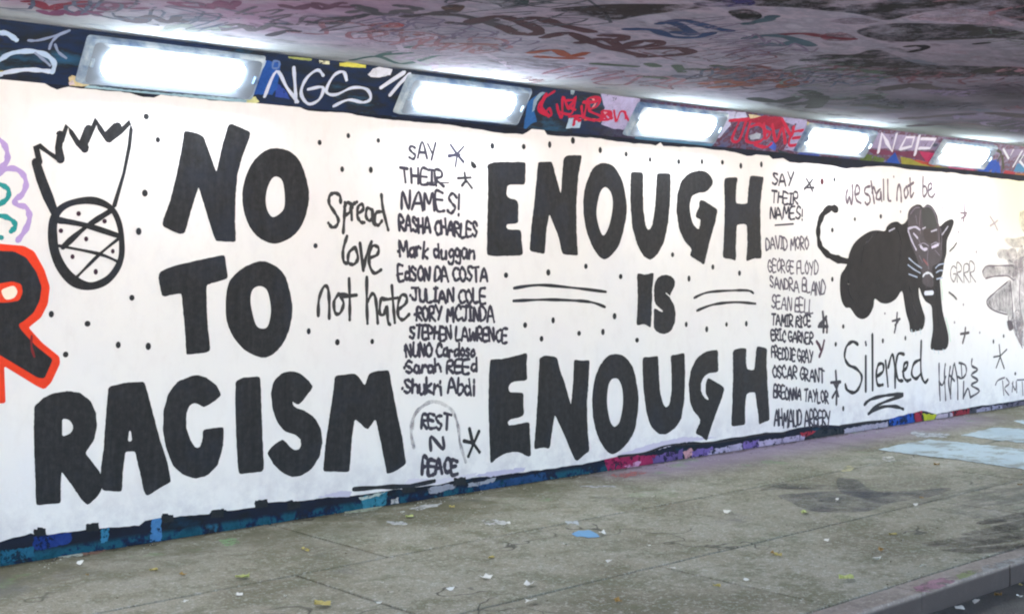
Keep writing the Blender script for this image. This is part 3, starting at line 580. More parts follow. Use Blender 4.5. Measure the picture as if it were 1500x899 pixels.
# --- joined handwriting
E1 = (450, 190, 5.994); E2 = (450, 330, 4.994)
GR = paint((60, 60, 62), .12)
strokes('painted_word', [Z(*E1, l) for l in [[(292, 640), (285, 580), (240, 557), (197, 580), (192, 650), (235, 720), (272, 790), (255, 845), (215, 855), (185, 820)], [(330, 640), (325, 760), (315, 905)], [(325, 680), (350, 640), (380, 660), (375, 720), (335, 750)],
        [(385, 650), (390, 790)], [(390, 690), (405, 655), (435, 635)], [(440, 740), (490, 700), (480, 655), (445, 680), (440, 760), (470, 810), (500, 815)], [(560, 700), (525, 690), (515, 760), (545, 800), (575, 760), (565, 690), (580, 820), (600, 835)],
        [(655, 720), (605, 730), (590, 800), (620, 840), (655, 800)], [(650, 570), (665, 700), (710, 880)]]], .024, GR, wall, WALL, 4)
strokes('painted_word', [Z(*E2, l) for l in [[(290, 80), (262, 180), (265, 260), (290, 280)], [(350, 160), (305, 200), (300, 270), (340, 285), (370, 240), (352, 162)], [(385, 130), (410, 330)], [(410, 330), (430, 230), (470, 120)], [(450, 240), (510, 215), (520, 165), (480, 150), (455, 200), (455, 290), (490, 350), (540, 325)]]], .024, GR, wall, WALL, 4)
strokes('painted_word', [Z(*E2, l) for l in [[(80, 660), (85, 540), (120, 450), (150, 460), (160, 560), (160, 680)], [(230, 500), (195, 560), (205, 640), (240, 640), (265, 570), (240, 505), (290, 510)], [(305, 390), (310, 540), (310, 690)], [(265, 520), (360, 510)]]], .024, GR, wall, WALL, 4)
strokes('painted_word', [Z(*E2, l) for l in [[(435, 380), (435, 560), (440, 715)], [(440, 560), (475, 500), (500, 540), (515, 715)], [(580, 540), (540, 540), (530, 640), (560, 650), (580, 590), (590, 700), (605, 725)], [(618, 440), (630, 600), (640, 710)], [(560, 545), (660, 530)], [(660, 620), (720, 570), (725, 520), (690, 510), (665, 570), (665, 660), (700, 690), (745, 650)]]], .025, GR, wall, WALL, 4)
F1 = (1210, 480, 5.172)
strokes('painted_word', [Z(*F1, l) for l in [[(240, 125), (200, 105), (155, 140), (140, 220), (170, 280), (230, 310), (270, 370), (250, 450), (210, 490), (160, 470), (145, 430)], [(300, 215), (300, 480)], [(299, 110), (302, 128)], [(350, 50), (352, 470)],
        [(380, 370), (430, 330), (430, 275), (395, 280), (380, 350), (390, 430), (430, 430)], [(450, 250), (468, 440)], [(470, 300), (500, 200), (520, 300), (522, 450)], [(590, 200), (545, 200), (528, 300), (545, 390), (580, 400)],
        [(580, 330), (610, 300), (615, 260), (590, 280), (585, 360), (610, 400), (640, 390)], [(715, 240), (665, 270), (648, 350), (680, 385), (715, 350)], [(720, 100), (718, 330), (745, 412), (770, 392)]]], .034, K, wall, WALL, 4)
strokes('painted_underline', [Z(*F1, l) for l in [[(290, 580), (340, 540), (450, 512), (580, 500)], [(580, 512), (400, 580), (320, 650)], [(320, 650), (420, 600), (520, 595), (585, 615)]]], .034, K, wall, WALL, 4)
F2_ = (1225, 240, 9.375); PG = paint((104, 92, 104), .1)
for ww in [[[(150, 360), (132, 450), (150, 545), (180, 450), (205, 560), (222, 470), (218, 290)], [(262, 425), (315, 395), (308, 315), (275, 300), (255, 400), (278, 500), (335, 540)]],
           [[(460, 310), (400, 330), (390, 400), (450, 440), (460, 520), (420, 560), (395, 530)], [(475, 240), (500, 400), (520, 540)], [(490, 400), (510, 320), (540, 400)], [(600, 350), (560, 400), (550, 480), (600, 480), (608, 380), (622, 510)], [(645, 220), (650, 490)], [(705, 220), (710, 480), (745, 510)]],
           [[(830, 500), (835, 380), (860, 280), (885, 380), (890, 520)], [(960, 310), (930, 380), (950, 470), (985, 400), (960, 310)], [(1010, 200), (1015, 310), (1020, 460), (1060, 400)], [(980, 310), (1060, 260)]],
           [[(1190, 180), (1190, 440), (1240, 400), (1230, 320), (1195, 310)], [(1260, 370), (1310, 330), (1300, 270), (1265, 300), (1265, 420), (1310, 460), (1355, 410)]]]:
    strokes('painted_word', [Z(*F2_, l) for l in ww], .026, PG, wall, WALL, 4)
# --- block handwriting: name lists
IN = paint((62, 60, 72), .12)
def T(s, *a, w=.0125, m=None): text(s, *a, w * 1.85, wall, m or IN, layer=4)
T0 = lambda s_, *a, w=.0125: text(s_, *a, w * 1.75, wall, IN, layer=4)
T0('SAY', 599, 212, 232, 639, 212, 235, w=.011); T0('THEIR', 588, 247, 266, 649, 251, 273, w=.012); T0('NAMES!', 588, 279, 304, 672, 284, 313, w=.0125)
strokes('painted_underline', [[(625, 267), (657, 268)]], .009, IN, wall, WALL, 4)
for s, a in [('RASHA CHARLES', (585, 317, 337, 698, 328, 348)), ('.Mark duggan', (581, 353, 375, 694, 360, 379)), ('.EdSON DA COSTA', (580, 390, 410, 713, 393, 412)), ('.JULIAN COLE', (599, 423, 440, 711, 424, 444)), ('.RORY MCJINDA', (606, 449, 468, 723, 451, 472)),
             ('STEPHEN LAWRENCE', (600, 478, 495, 742, 482, 500)), ('.NUNO Cardoso', (591, 502, 521, 695, 505, 522)), ('.Sarah REEd', (590, 530, 545, 698, 526, 545)), ('.Shukri Abdi', (587, 557, 576, 694, 553, 577))]:
    T(s, *a)
T('REST', 617, 606, 626, 659, 609, 630, w=.013); T('N', 631, 640, 659, 649, 640, 658, w=.014); T('PEACE', 618, 672, 695, 669, 672, 692, w=.016)
for s, a, w_ in [('SAY', (1131, 252, 269, 1161, 253, 272), .011), ('THEIR', (1130, 281, 297, 1168, 283, 299), .011), ('NAMES!', (1128, 304, 319, 1175, 304, 321), .011), ('DAVID MORO', (1122, 349, 366, 1184, 347, 364), .01), ('GEORGE FLOYD', (1125, 380, 397, 1198, 384, 402), .009),
             ('SANDRA BLAND', (1128, 406, 420, 1208, 413, 433), .01), ('SEAN BELL', (1130, 433, 451, 1190, 440, 459), .01), ('TAMIR RICE', (1130, 461, 476, 1187, 463, 478), .012), ('ERIC GARNER', (1130, 483, 497, 1190, 489, 504), .012), ('FREDDIE GRAY', (1130, 508, 523, 1190, 515, 532), .011),
             ('OSCAR GRANT', (1132, 536, 551, 1207, 542, 561), .012), ('BREONNA TAYLOR', (1133, 566, 582, 1213, 574, 590), .012), ('AHMAUD ARBERY', (1134, 600, 624, 1216, 602, 622), .012)]:
    text(s, *a, w_ * 1.9, wall, IN if w_ > .0105 else paint((98, 92, 104)), layer=4)
strokes('painted_underline', [[(1135, 330), (1162, 328)]], .014, IN, wall, WALL, 4)
text('GRRR', 1392, 389, 414, 1429, 386, 414, .015, wall, paint((104, 98, 104)), layer=4)
F3 = (1360, 500, 8.17)
strokes('painted_tag', [Z(*F3, l) for l in [[(125, 265), (128, 480), (138, 700)], [(200, 270), (190, 400), (205, 700)], [(125, 480), (165, 520), (205, 420)], [(260, 300), (240, 480), (265, 680)], [(310, 262), (345, 460), (350, 690)], [(250, 400), (310, 470)], [(300, 280), (270, 480), (262, 640)],
        [(365, 255), (440, 285), (448, 380), (400, 440), (350, 420)], [(390, 280), (400, 430)], [(420, 480), (415, 680)], [(415, 680), (470, 560), (500, 670)], [(520, 210), (518, 290), (588, 335), (510, 400), (592, 465), (510, 520), (608, 590), (500, 668)]]], .026, paint((72, 70, 78)), wall, WALL, 4)
strokes('painted_tag', [Z(*F3, l) for l in [[(800, 520), (830, 465), (910, 430)], [(885, 470), (900, 640)], [(930, 440), (965, 500), (910, 560), (960, 640)], [(1010, 480), (1000, 600)], [(1000, 500), (1040, 580), (1050, 470), (1055, 610)], [(1060, 460), (1250, 450)], [(1120, 480), (1130, 640)], [(1180, 500), (1185, 640)], [(1240, 500), (1180, 560), (1260, 640)]]], .02, paint((98, 92, 100)), wall, WALL, 4)
# --- sprayed halo round the small lettering low in the middle
HA = paint((150, 146, 154), .06, .6, 5.0)
strokes('spray_line', [[(606, 655), (602, 632), (606, 610), (616, 597), (632, 588), (650, 592), (664, 604), (671, 625), (674, 650), (682, 676)]], .026, HA, wall, WALL, 3)
strokes('spray_line', [[(605, 628), (607, 612), (612, 602)], [(666, 606), (671, 622)]], .012, paint((110, 104, 120), .1, .6, 5.0), wall, WALL, 4)
for c, pts in [((206, 202, 214), [(585, 716), (600, 700), (640, 702), (700, 692), (690, 700), (640, 708)]), ((186, 182, 206), [(690, 697), (720, 690), (770, 684), (766, 690), (720, 698)]), ((190, 186, 206), [(465, 728), (500, 718), (516, 719), (512, 727)]), ((196, 190, 210), [(900, 667), (960, 648), (1000, 640), (1050, 640), (1000, 648), (950, 662)])]:
    sheet('faint_paint', [pts], paint(c, .05), wall, WALL, 3, 'r', step=3, amp=1)
# --- crouching panther
P1 = (1180, 250, 5.2875); P3 = (1300, 290, 4.99)
pan = sheet('panther_drawing', [catmull(Z(*P1, [(335, 650), (370, 570), (430, 510), (500, 470), (560, 462), (612, 466), (628, 435), (660, 405), (710, 395), (745, 415), (780, 390), (820, 310), (850, 265), (890, 265), (912, 285), (940, 262), (980, 280), (1020, 350), (1035, 430), (1080, 395), (1130, 375), (1148, 400), (1125, 470), (1095, 540), (1090, 640), (1075, 700),
        (1060, 800), (1042, 842), (1045, 912), (1060, 1082), (1090, 1202), (1108, 1302), (1085, 1382), (985, 1387), (967, 1352), (985, 1232), (980, 1122), (972, 1045), (930, 1012), (900, 962), (878, 905), (880, 982), (908, 1082), (925, 1142), (908, 1222), (860, 1242), (812, 1247), (802, 1182), (780, 1112), (765, 1032), (745, 932),
        (700, 992), (640, 1027), (580, 1022), (535, 992), (525, 1052), (490, 1122), (440, 1149), (390, 1127), (345, 1064), (310, 1060), (280, 1012), (265, 922), (270, 812), (300, 762), (325, 712)]), True, 3)], paint((36, 35, 38), .3, .7), wall, WALL, 4, 'raw')
strokes('panther_tail', [Z(*P1, [(238, 300), (190, 292), (140, 330), (104, 410), (97, 500), (112, 580), (160, 640), (230, 680), (335, 705)])], .068, paint((36, 35, 38), .3, .7), wall, WALL, 5)
def W(lines, c, wd, nm='drawing_highlight'): strokes(nm, [Z(*P3, l) for l in lines], wd, paint(c), pan, WALL, 7)
sheet('panther_face', [Z(*P3, [(150, 110), (185, 60), (225, 55), (250, 75), (290, 55), (335, 90), (368, 180), (385, 300), (400, 400), (380, 470), (330, 500), (330, 560), (335, 640), (300, 650), (255, 620), (255, 560), (230, 500), (205, 420), (170, 340), (150, 220)])], paint((64, 58, 66), .35), pan, WALL, 5, 'c')
sheet('panther_face', [Z(*P3, [(250, 90), (290, 60), (330, 100), (360, 200), (300, 240), (260, 200)])], paint((48, 50, 52), .2), pan, WALL, 6, 'c')
sheet('panther_face', [Z(*P3, [(270, 230), (350, 240), (360, 320), (300, 330), (265, 290)])], paint((52, 44, 48), .2), pan, WALL, 6, 'c')
W([[(150, 225), (200, 212), (235, 232)], [(150, 240), (175, 310), (208, 378)], [(190, 260), (218, 292)]], (188, 184, 206), .022)
W([[(240, 352), (262, 375), (285, 372)], [(325, 360), (350, 350), (368, 342)]], (196, 190, 212), .03)
W([[(398, 268), (418, 240), (440, 208)], [(10, 242), (50, 222)], [(318, 245), (358, 232)], [(255, 225), (275, 215)]], (176, 174, 190), .016)
W([[(155, 440), (200, 480), (248, 512)], [(148, 488), (190, 520), (238, 548)], [(155, 556), (215, 578)], [(350, 512), (375, 488), (412, 480)], [(355, 545), (380, 530), (402, 530)], [(358, 592), (400, 582)]], (170, 182, 206), .014)
W([[(258, 572), (275, 552), (305, 548), (330, 575)]], (206, 210, 220), .022)
W([[(275, 695), (328, 692)]], (214, 218, 236), .045)
W([[(375, 190), (376, 340)], [(240, 90), (232, 200), (240, 260)]], (120, 104, 116), .008)
W([[(262, 450), (295, 490)]], (128, 78, 84), .022)
W([[(280, 600), (282, 660)], [(318, 600), (318, 660)]], (60, 50, 56), .014)
for l, c, wd_ in [([(560, 480), (500, 520), (450, 600), (430, 700)], (86, 82, 88), .02), ([(700, 440), (730, 520), (735, 640), (715, 760)], (78, 74, 80), .024), ([(330, 850), (340, 960), (400, 1050)], (80, 76, 82), .018),
                ([(800, 900), (830, 1000), (850, 1120)], (78, 74, 80), .016), ([(1010, 900), (1015, 1050), (1030, 1200)], (78, 74, 80), .016)]:
    strokes('drawing_highlight', [Z(*P1, l)], wd_, paint(c, .3, .6, 5.0), pan, WALL, 6)
W([[(165, 120), (200, 75), (235, 70)], [(265, 70), (300, 62), (340, 100), (362, 180)], [(205, 130), (215, 190)], [(225, 300), (240, 340)], [(300, 350), (290, 440), (300, 520)], [(345, 380), (380, 420)], [(230, 420), (255, 470)], [(385, 220), (395, 300), (390, 380)]], (112, 104, 120), .009)
W([[(225, 345), (262, 330), (300, 352)], [(318, 340), (350, 325), (380, 335)]], (150, 144, 164), .008)
P2 = (1180, 360, 5.2875)
strokes('drawing_highlight', [Z(*P2, l) for l in [[(818, 648), (826, 682)], [(850, 655), (852, 690)], [(885, 645), (890, 680)], [(988, 800), (1000, 828)], [(1025, 810), (1030, 835)], [(1062, 800), (1072, 822)]]], .012, paint((196, 212, 218)), pan, WALL, 7)
strokes('spray_line', [Z(*P2, [(1048, 270), (1056, 330), (1060, 420)]), Z(*P2, [(1085, 560), (1105, 640), (1122, 740)])], .012, paint((176, 214, 190)), wall, WALL, 3)
# --- pale grey hand drawing at the right end
P4 = (1430, 230, 3.329)
HG = paint((150, 142, 148), .3, .6, 5.0); HG2 = paint((120, 112, 120), .3, .6, 5.0)
for q_, mm in [([(28, 560), (40, 540), (70, 532), (120, 536), (180, 524), (205, 560), (185, 585), (150, 580), (90, 582), (45, 592)], HG2), ([(48, 705), (70, 672), (100, 660), (128, 625), (165, 598), (178, 640), (176, 700), (180, 780), (160, 800), (150, 765), (120, 752), (80, 745)], HG2),
               ([(136, 405), (150, 392), (180, 398), (230, 388), (260, 400), (240, 432), (180, 440)], HG), ([(102, 470), (115, 448), (150, 450), (190, 445), (200, 500), (185, 520), (140, 498), (112, 492)], HG), ([(150, 505), (190, 490), (220, 430), (250, 500), (240, 560), (180, 540)], HG),
               ([(210, 280), (225, 262), (300, 260), (400, 300), (420, 400), (260, 380), (215, 340)], HG), ([(180, 545), (240, 480), (500, 470), (560, 900), (260, 930), (205, 860), (182, 700)], HG), ([(170, 800), (205, 740), (230, 840), (212, 910)], HG)]:
    sheet('hand_drawing', [Z(*P4, q_)], mm, wall, WALL, 4, 'c')
strokes('drawing_outline', [Z(*P4, l) for l in [[(165, 610), (175, 700), (180, 780), (195, 860), (225, 930)], [(215, 560), (210, 700), (230, 820)], [(30, 560), (50, 532), (110, 530), (180, 528)], [(45, 592), (90, 582), (150, 580), (180, 600)], [(150, 610), (90, 660), (50, 705), (80, 745), (150, 768)], [(155, 780), (160, 840)]]], .018, paint((104, 96, 104)), wall, WALL, 5)
sheet('painted_dot', [Z(*P4, [(150, 800), (172, 800), (180, 835), (160, 845)])], paint((72, 64, 72)), wall, WALL, 6, 'c')
for i in range(7):
    strokes('drawing_outline', [Z(*P4, [(60 + i * 17, 700 - i * 12), (75 + i * 14, 735 - i * 2)])], .008, paint((112, 102, 110)), wall, WALL, 6)

# ================================================================== GRAFFITI ON THE BEAM
R1 = (350, 0, 3.745); R0 = (0, 30, 8.175); R5 = (1260, 180, 6.25); R3 = (770, 110, 8.82); R4 = (1050, 150, 8.987)
LW = paint((196, 206, 226), .1)
def BS(reg, lines, wd, c, layer=4, nm='graffiti_tag', sm=True): return strokes(nm, [Z(*reg, l) for l in lines], wd, c if not isinstance(c, tuple) else paint(c), beam, COVE, layer, smooth=sm)
BS(R1, [[(140, 530), (205, 392), (262, 480), (322, 560)], [(300, 370), (308, 480), (312, 560)], [(462, 415), (430, 385), (370, 430), (340, 510), (380, 570), (440, 545), (460, 480), (380, 490)], [(590, 440), (572, 395), (520, 415), (478, 500), (530, 520), (620, 482), (700, 490), (722, 540), (680, 562), (600, 548), (520, 582)]], .021, LW)
BS(R1, [[(137, 340), (90, 430), (48, 520)]], .03, (176, 200, 222))
BS(R1, [[(780, 480), (840, 440), (905, 398)], [(830, 520), (880, 460), (935, 408)]], .03, (204, 210, 226), sm=False)
BS(R1, [[(190, 335), (220, 340), (215, 372), (185, 372), (188, 340)]], .012, (96, 120, 168))
def BP(c, reg, pts, layer=2, amp=.6): return sheet('paint_or_glow_patch', [Z(*reg, pts)], paint(c, .3, .7, 11.0), beam, COVE, layer, 'r', step=4, amp=amp)
BP((208, 212, 226), R1, [(708, 408), (735, 380), (770, 368), (842, 380), (830, 412), (770, 426), (722, 424)])
BP((206, 202, 92), R1, [(552, 345), (600, 340), (694, 358), (694, 374), (600, 368), (552, 362)]); BP((210, 212, 178), R1, [(440, 330), (495, 335), (496, 352), (442, 350)]); BP((150, 160, 96), R1, [(270, 310), (400, 322), (398, 334), (272, 320)])
BP((40, 84, 160), R1, [(150, 330), (230, 350), (210, 480), (180, 520), (60, 520)]); BP((48, 72, 150), R1, [(200, 450), (260, 500), (280, 545), (200, 530)])
BP((200, 204, 150), R1, [(30, 535), (90, 530), (115, 560), (60, 575), (30, 560)])
BS(R0, [[(-60, 160), (0, 150), (90, 160), (195, 235)], [(-60, 500), (0, 470), (150, 390), (400, 370), (570, 425), (650, 520), (625, 620)]], .027, (168, 190, 218))
BS(R0, [[(0, 650), (60, 625), (300, 590), (500, 600), (600, 612)]], .026, (190, 204, 226))
BS(R0, [[(340, 240), (450, 240), (640, 190), (830, 120)], [(830, 120), (690, 190), (620, 260), (590, 340)], [(660, 290), (700, 380), (790, 450)], [(420, 390), (520, 470), (600, 540)]], .014, (128, 142, 172))
BP((206, 192, 150), R0, [(820, 690), (860, 655), (960, 680), (1090, 760), (1020, 790), (830, 780)]); BP((206, 192, 200), R0, [(820, 740), (870, 720), (900, 770), (830, 775)])
BP((150, 140, 70), R0, [(-40, 610), (40, 600), (60, 640), (-40, 700)]); BP((178, 176, 192), R0, [(1150, 200), (1230, 190), (1100, 560), (1030, 570)])
beam_glow = lambda c, pts: sheet('paint_or_glow_patch', [pts], paint(c, .2, .7), beam, COVE, 3, 'r', step=4, amp=.6)  # lamp glow below the lights, put into the beam's colour as strips
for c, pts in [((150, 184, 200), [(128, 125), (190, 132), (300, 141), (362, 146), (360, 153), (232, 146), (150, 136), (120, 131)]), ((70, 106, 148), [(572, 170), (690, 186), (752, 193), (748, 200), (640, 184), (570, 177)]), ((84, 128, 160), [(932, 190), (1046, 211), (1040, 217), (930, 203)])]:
    beam_glow(c, pts)
# second tag: red scrawl over lilac and dark
BP((158, 154, 190), R3, [(960, 230), (1170, 250), (1300, 270), (1480, 290), (1440, 560), (1330, 720), (1120, 690), (980, 640), (1020, 420)]); BP((44, 96, 156), R3, [(20, 350), (140, 260), (100, 420), (140, 600), (60, 640), (-30, 720)])
BP((158, 184, 206), R3, [(560, 560), (720, 560), (700, 680), (520, 690)]); BP((128, 148, 160), R3, [(580, 170), (640, 180), (620, 260), (580, 250)]); BP((136, 160, 180), R3, [(100, 320), (180, 230), (250, 220), (150, 340), (110, 460), (80, 480)])
CR = paint((176, 34, 66), .15)
def scrawl(reg, boxes, wd, mat, n=9):
    L = []
    for x0, y0, x1, y1 in boxes:
        p = [(random.uniform(x0, x1), random.uniform(y0, y1)) for _ in range(n)]
        L.append(p)
    BS(reg, L, wd, mat)
BS(R3, [[(370, 210), (230, 310), (160, 420), (220, 500), (330, 520), (300, 430), (250, 500)], [(400, 380), (430, 500), (470, 540), (480, 280), (560, 440), (640, 280), (590, 500), (420, 470)], [(520, 330), (640, 330), (560, 400), (640, 450)],
        [(720, 400), (740, 560), (780, 420), (820, 300), (960, 300), (920, 400), (820, 460), (980, 540), (880, 590)], [(800, 310), (820, 460)], [(560, 540), (700, 530), (860, 580), (1080, 570), (1100, 480), (980, 470), (1060, 580)], [(1140, 460), (1170, 600), (1220, 480), (1280, 480), (1290, 560)], [(1290, 520), (1350, 600), (1430, 500)]], .02, CR)
BS(R3, [[(260, 250), (200, 420), (300, 530)], [(700, 590), (640, 560), (620, 640)], [(750, 350), (860, 350), (930, 330)], [(990, 560), (1060, 500), (1110, 560)]], .03, CR)
BS(R3, [[(860, 300), (900, 360), (860, 420)], [(1000, 500), (1040, 480)]], .014, (210, 140, 140)); BS(R3, [[(760, 580), (880, 570), (960, 600)]], .014, (190, 100, 60))
BP((120, 120, 172), R3, [(1080, 420), (1180, 330), (1150, 440)])
# third tag
BP((172, 176, 206), R4, [(0, 110), (380, 130), (400, 200), (160, 220), (190, 290), (30, 470), (-30, 460)]); BP((150, 148, 184), R4, [(860, 200), (1180, 230), (1200, 420), (1060, 650), (880, 620), (1000, 450), (1040, 300), (900, 260)]); BP((196, 184, 150), R4, [(420, 160), (600, 180), (560, 240), (440, 220)])
BP((140, 30, 56), R4, [(600, 180), (850, 190), (880, 330), (760, 360), (640, 300), (420, 260), (180, 240), (400, 220)])
BS(R4, [[(170, 240), (420, 220)], [(300, 240), (200, 480), (290, 500), (380, 260)], [(440, 260), (390, 500), (560, 520), (640, 400), (560, 290), (450, 320)], [(620, 280), (640, 480), (700, 400), (640, 380)], [(730, 290), (780, 520), (860, 330), (900, 540)], [(860, 220), (980, 440), (1010, 320)], [(1130, 370), (1000, 400), (950, 560), (1090, 550)], [(1000, 470), (1100, 460)], [(500, 560), (640, 590), (720, 540)]], .03, CR)
BP((150, 160, 176), R4, [(430, 440), (520, 400), (580, 410), (560, 480), (440, 490)]); BP((58, 84, 176), R4, [(680, 590), (730, 510), (790, 570), (770, 640)]); BP((196, 190, 110), R4, [(1120, 270), (1180, 250), (1220, 270), (1150, 350)])
BP((64, 84, 160), R4, [(1040, 690), (1120, 640), (1348, 650), (1348, 740), (1100, 740)]); BP((40, 60, 70), R4, [(800, 620), (1000, 680), (1040, 740), (880, 740)])
# fourth: pale letters over maroon, blue, green
BP((96, 44, 72), R5, [(60, 240), (400, 260), (680, 250), (690, 370), (500, 330), (370, 300), (130, 290)]); BP((136, 128, 160), R5, [(80, 80), (700, 150), (650, 220), (500, 250), (100, 230)]); BP((158, 36, 84), R5, [(540, 260), (680, 280), (690, 370), (600, 350)])
BP((24, 70, 156), R5, [(190, 390), (320, 270), (372, 390)]); BP((78, 98, 48), R5, [(0, 290), (90, 290), (230, 330), (200, 380), (0, 390)]); BP((130, 128, 50), R5, [(370, 310), (560, 350), (700, 390), (820, 420), (700, 440), (560, 410), (380, 400)]); BP((150, 60, 50), R5, [(450, 330), (560, 345), (720, 390), (640, 400)])
BP((30, 72, 160), R5, [(1060, 460), (1140, 350), (1270, 330), (1290, 480), (1240, 500)]); BP((120, 112, 140), R5, [(1150, 220), (1340, 240), (1500, 240), (1500, 300), (1340, 300), (1220, 280)]); BP((150, 48, 60), R5, [(1290, 500), (1330, 430), (1420, 450), (1400, 520)]); BP((56, 110, 150), R5, [(1400, 450), (1440, 370), (1520, 390), (1520, 450)]); BP((150, 96, 52), R5, [(1400, 520), (1420, 460), (1640, 470), (1640, 545)])
BP((172, 84, 120), R5, [(800, 400), (1060, 420), (1040, 470), (860, 450)])
BS(R5, [[(165, 270), (200, 90), (245, 180), (292, 262), (332, 105)], [(365, 235), (420, 132), (495, 132), (470, 215), (370, 240)], [(500, 292), (540, 120)], [(540, 232), (640, 232), (690, 150), (560, 145)]], .036, (200, 200, 216), sm=False)
BS(R5, [[(1400, 400), (1480, 260)], [(1310, 240), (1360, 330), (1400, 250)], [(1520, 260), (1460, 350), (1520, 420)]], .028, (190, 196, 206), sm=False)
BS(R5, [[(1210, 300), (1240, 250), (1290, 280), (1260, 340)], [(1300, 300), (1310, 420)]], .03, (58, 60, 48))
# ================================================================== GRAFFITI ON THE CEILING
Q0 = (700, 0, 3.745); Q1 = (1100, 0, 3.745); Q2 = (350, 0, 3.745)
def CS(reg, lines, wd, c, layer=3): return strokes('graffiti_tag', [Z(*reg, l) for l in lines], wd, paint(tuple(int(v * .85) for v in c), .3, .9, 9.0), ceil, CEIL, layer)
def CP(c, reg, pts, layer=2): return sheet('paint_or_glow_patch', [Z(*reg, pts)], paint(c, .35, .9, 3.1), ceil, CEIL, layer, 'c')
CS(Q0, [[(-40, 120), (100, 92), (210, 112), (330, 165), (300, 190), (200, 180), (130, 145)], [(210, 112), (330, 98), (430, 130), (620, 175)], [(370, 205), (500, 182), (620, 232), (760, 272), (900, 305)], [(560, 235), (700, 215), (800, 262), (950, 252), (1000, 232), (900, 225), (820, 250)], [(900, 312), (1050, 305), (1165, 290), (1100, 265), (950, 268)], [(690, 195), (800, 200), (780, 220)]], .085, (84, 56, 66))
CS(Q0, [[(820, 160), (960, 165), (1060, 200), (1200, 205), (1280, 180)], [(1000, 130), (1130, 112), (1280, 150), (1380, 170)], [(1020, 125), (1100, 135), (1180, 190), (1080, 175)]], .07, (54, 74, 118))
CS(Q0, [[(290, 290), (420, 275), (500, 310), (590, 290)], [(330, 310), (430, 318), (560, 320)]], .07, (150, 78, 62)); CS(Q0, [[(1240, 460), (1380, 445), (1480, 470)], [(1290, 480), (1420, 470)]], .1, (142, 80, 66))
CS(Q0, [[(900, 420), (1060, 430)], [(640, 350), (860, 365)], [(940, 350), (980, 365)], [(1090, 360), (1120, 395)], [(1160, 380), (1370, 380), (1300, 360)]], .08, (82, 96, 86))
CP((56, 50, 54), Q0, [(395, 50), (560, 35), (800, 22), (1260, 30), (1100, 60), (900, 85), (740, 115), (640, 95), (500, 70)]); CP((64, 60, 110), Q0, [(1180, 20), (1330, 5), (1500, 0), (1500, 30), (1300, 38)]); CP((46, 46, 48), Q0, [(1380, 60), (1500, 55), (1560, 90), (1480, 120), (1400, 90)])
CP((60, 74, 78), Q0, [(40, -10), (260, -10), (260, 28), (120, 30)]); CP((70, 52, 52), Q2, [(1110, 40), (1180, 25), (1240, 35), (1200, 70), (1140, 62)]); CS(Q2, [[(910, 90), (1040, 78), (1160, 62)], [(1160, 125), (1260, 130), (1400, 110)], [(1080, 80), (1240, 90), (1500, 165)]], .07, (78, 70, 80))
CP((150, 74, 78), Q2, [(700, 140), (790, 125), (900, 130), (890, 150), (800, 152)]); CS(Q2, [[(880, 200), (960, 210), (1050, 205), (980, 190)], [(1100, 240), (1250, 240), (1400, 245)], [(720, 165), (800, 178), (880, 165)]], .06, (150, 104, 108))
CS(Q2, [[(380, 120), (500, 130), (580, 110), (700, 80)], [(170, 195), (260, 170), (320, 172)], [(640, 30), (720, 50), (760, 80)], [(870, 30), (940, 38), (990, 50)], [(480, 105), (600, 95)]], .06, (84, 80, 92))
CS(Q2, [[(760, 310), (880, 270), (1000, 250)], [(620, 330), (760, 310), (900, 350), (1100, 300)], [(800, 300), (940, 290)]], .05, (88, 118, 118))
CP((58, 57, 60), Q1, [(260, 330), (400, 300), (560, 300), (660, 275), (760, 290), (900, 345), (1130, 360), (1500, 370), (1700, 400), (1500, 420), (1000, 425), (780, 420), (600, 380), (400, 350)]); CP((60, 59, 62), Q1, [(580, 170), (760, 130), (1000, 130), (1300, 140), (1500, 180), (1600, 230), (1380, 210), (1100, 220), (880, 230), (700, 220)])
CP((52, 52, 55), Q1, [(-200, -20), (1700, -30), (1700, 140), (1500, 120), (1350, 80), (1180, 45), (1000, 60), (850, 90), (740, 110), (600, 80), (420, 60), (200, 40), (0, 30)]); CP((158, 140, 158), Q1, [(860, 100), (1000, 70), (1200, 50), (1320, 85), (1450, 140), (1300, 140), (1100, 120)], 4); CP((140, 130, 150), Q1, [(430, 115), (560, 98), (700, 118), (560, 135)], 4)
CP((128, 84, 100), Q1, [(380, 200), (480, 172), (580, 215), (440, 225)]); CS(Q1, [[(160, 190), (300, 185), (420, 205), (560, 215)]], .06, (118, 60, 76)); CS(Q1, [[(-20, 210), (80, 195), (200, 205), (330, 250)], [(70, 240), (160, 250), (220, 230)], [(-20, 130), (80, 110), (120, 90)]], .08, (82, 104, 122))
CS(Q1, [[(20, 540), (150, 560), (280, 530), (420, 545), (540, 540)], [(230, 575), (330, 560), (380, 530)], [(590, 575), (700, 580), (800, 595), (760, 570)], [(640, 520), (690, 535), (650, 545)], [(340, 590), (380, 555)], [(300, 500), (350, 520)]], .14, (62, 66, 68))
CS(Q1, [[(-20, 440), (120, 440), (220, 450), (180, 475)]], .14, (132, 74, 56)); CS(Q1, [[(740, 490), (880, 465), (960, 480), (1160, 510)], [(860, 650), (1000, 640), (1300, 620), (1500, 640)], [(900, 690), (1100, 680), (1300, 700)]], .18, (84, 78, 84)); CS(Q1, [[(440, 380), (600, 385), (700, 400)], [(560, 420), (740, 425)]], .1, (86, 104, 96))
CS(Q1, [[(860, 255), (920, 250), (960, 262), (880, 285)], [(1240, 240), (1290, 235)]], .06, (44, 44, 50))
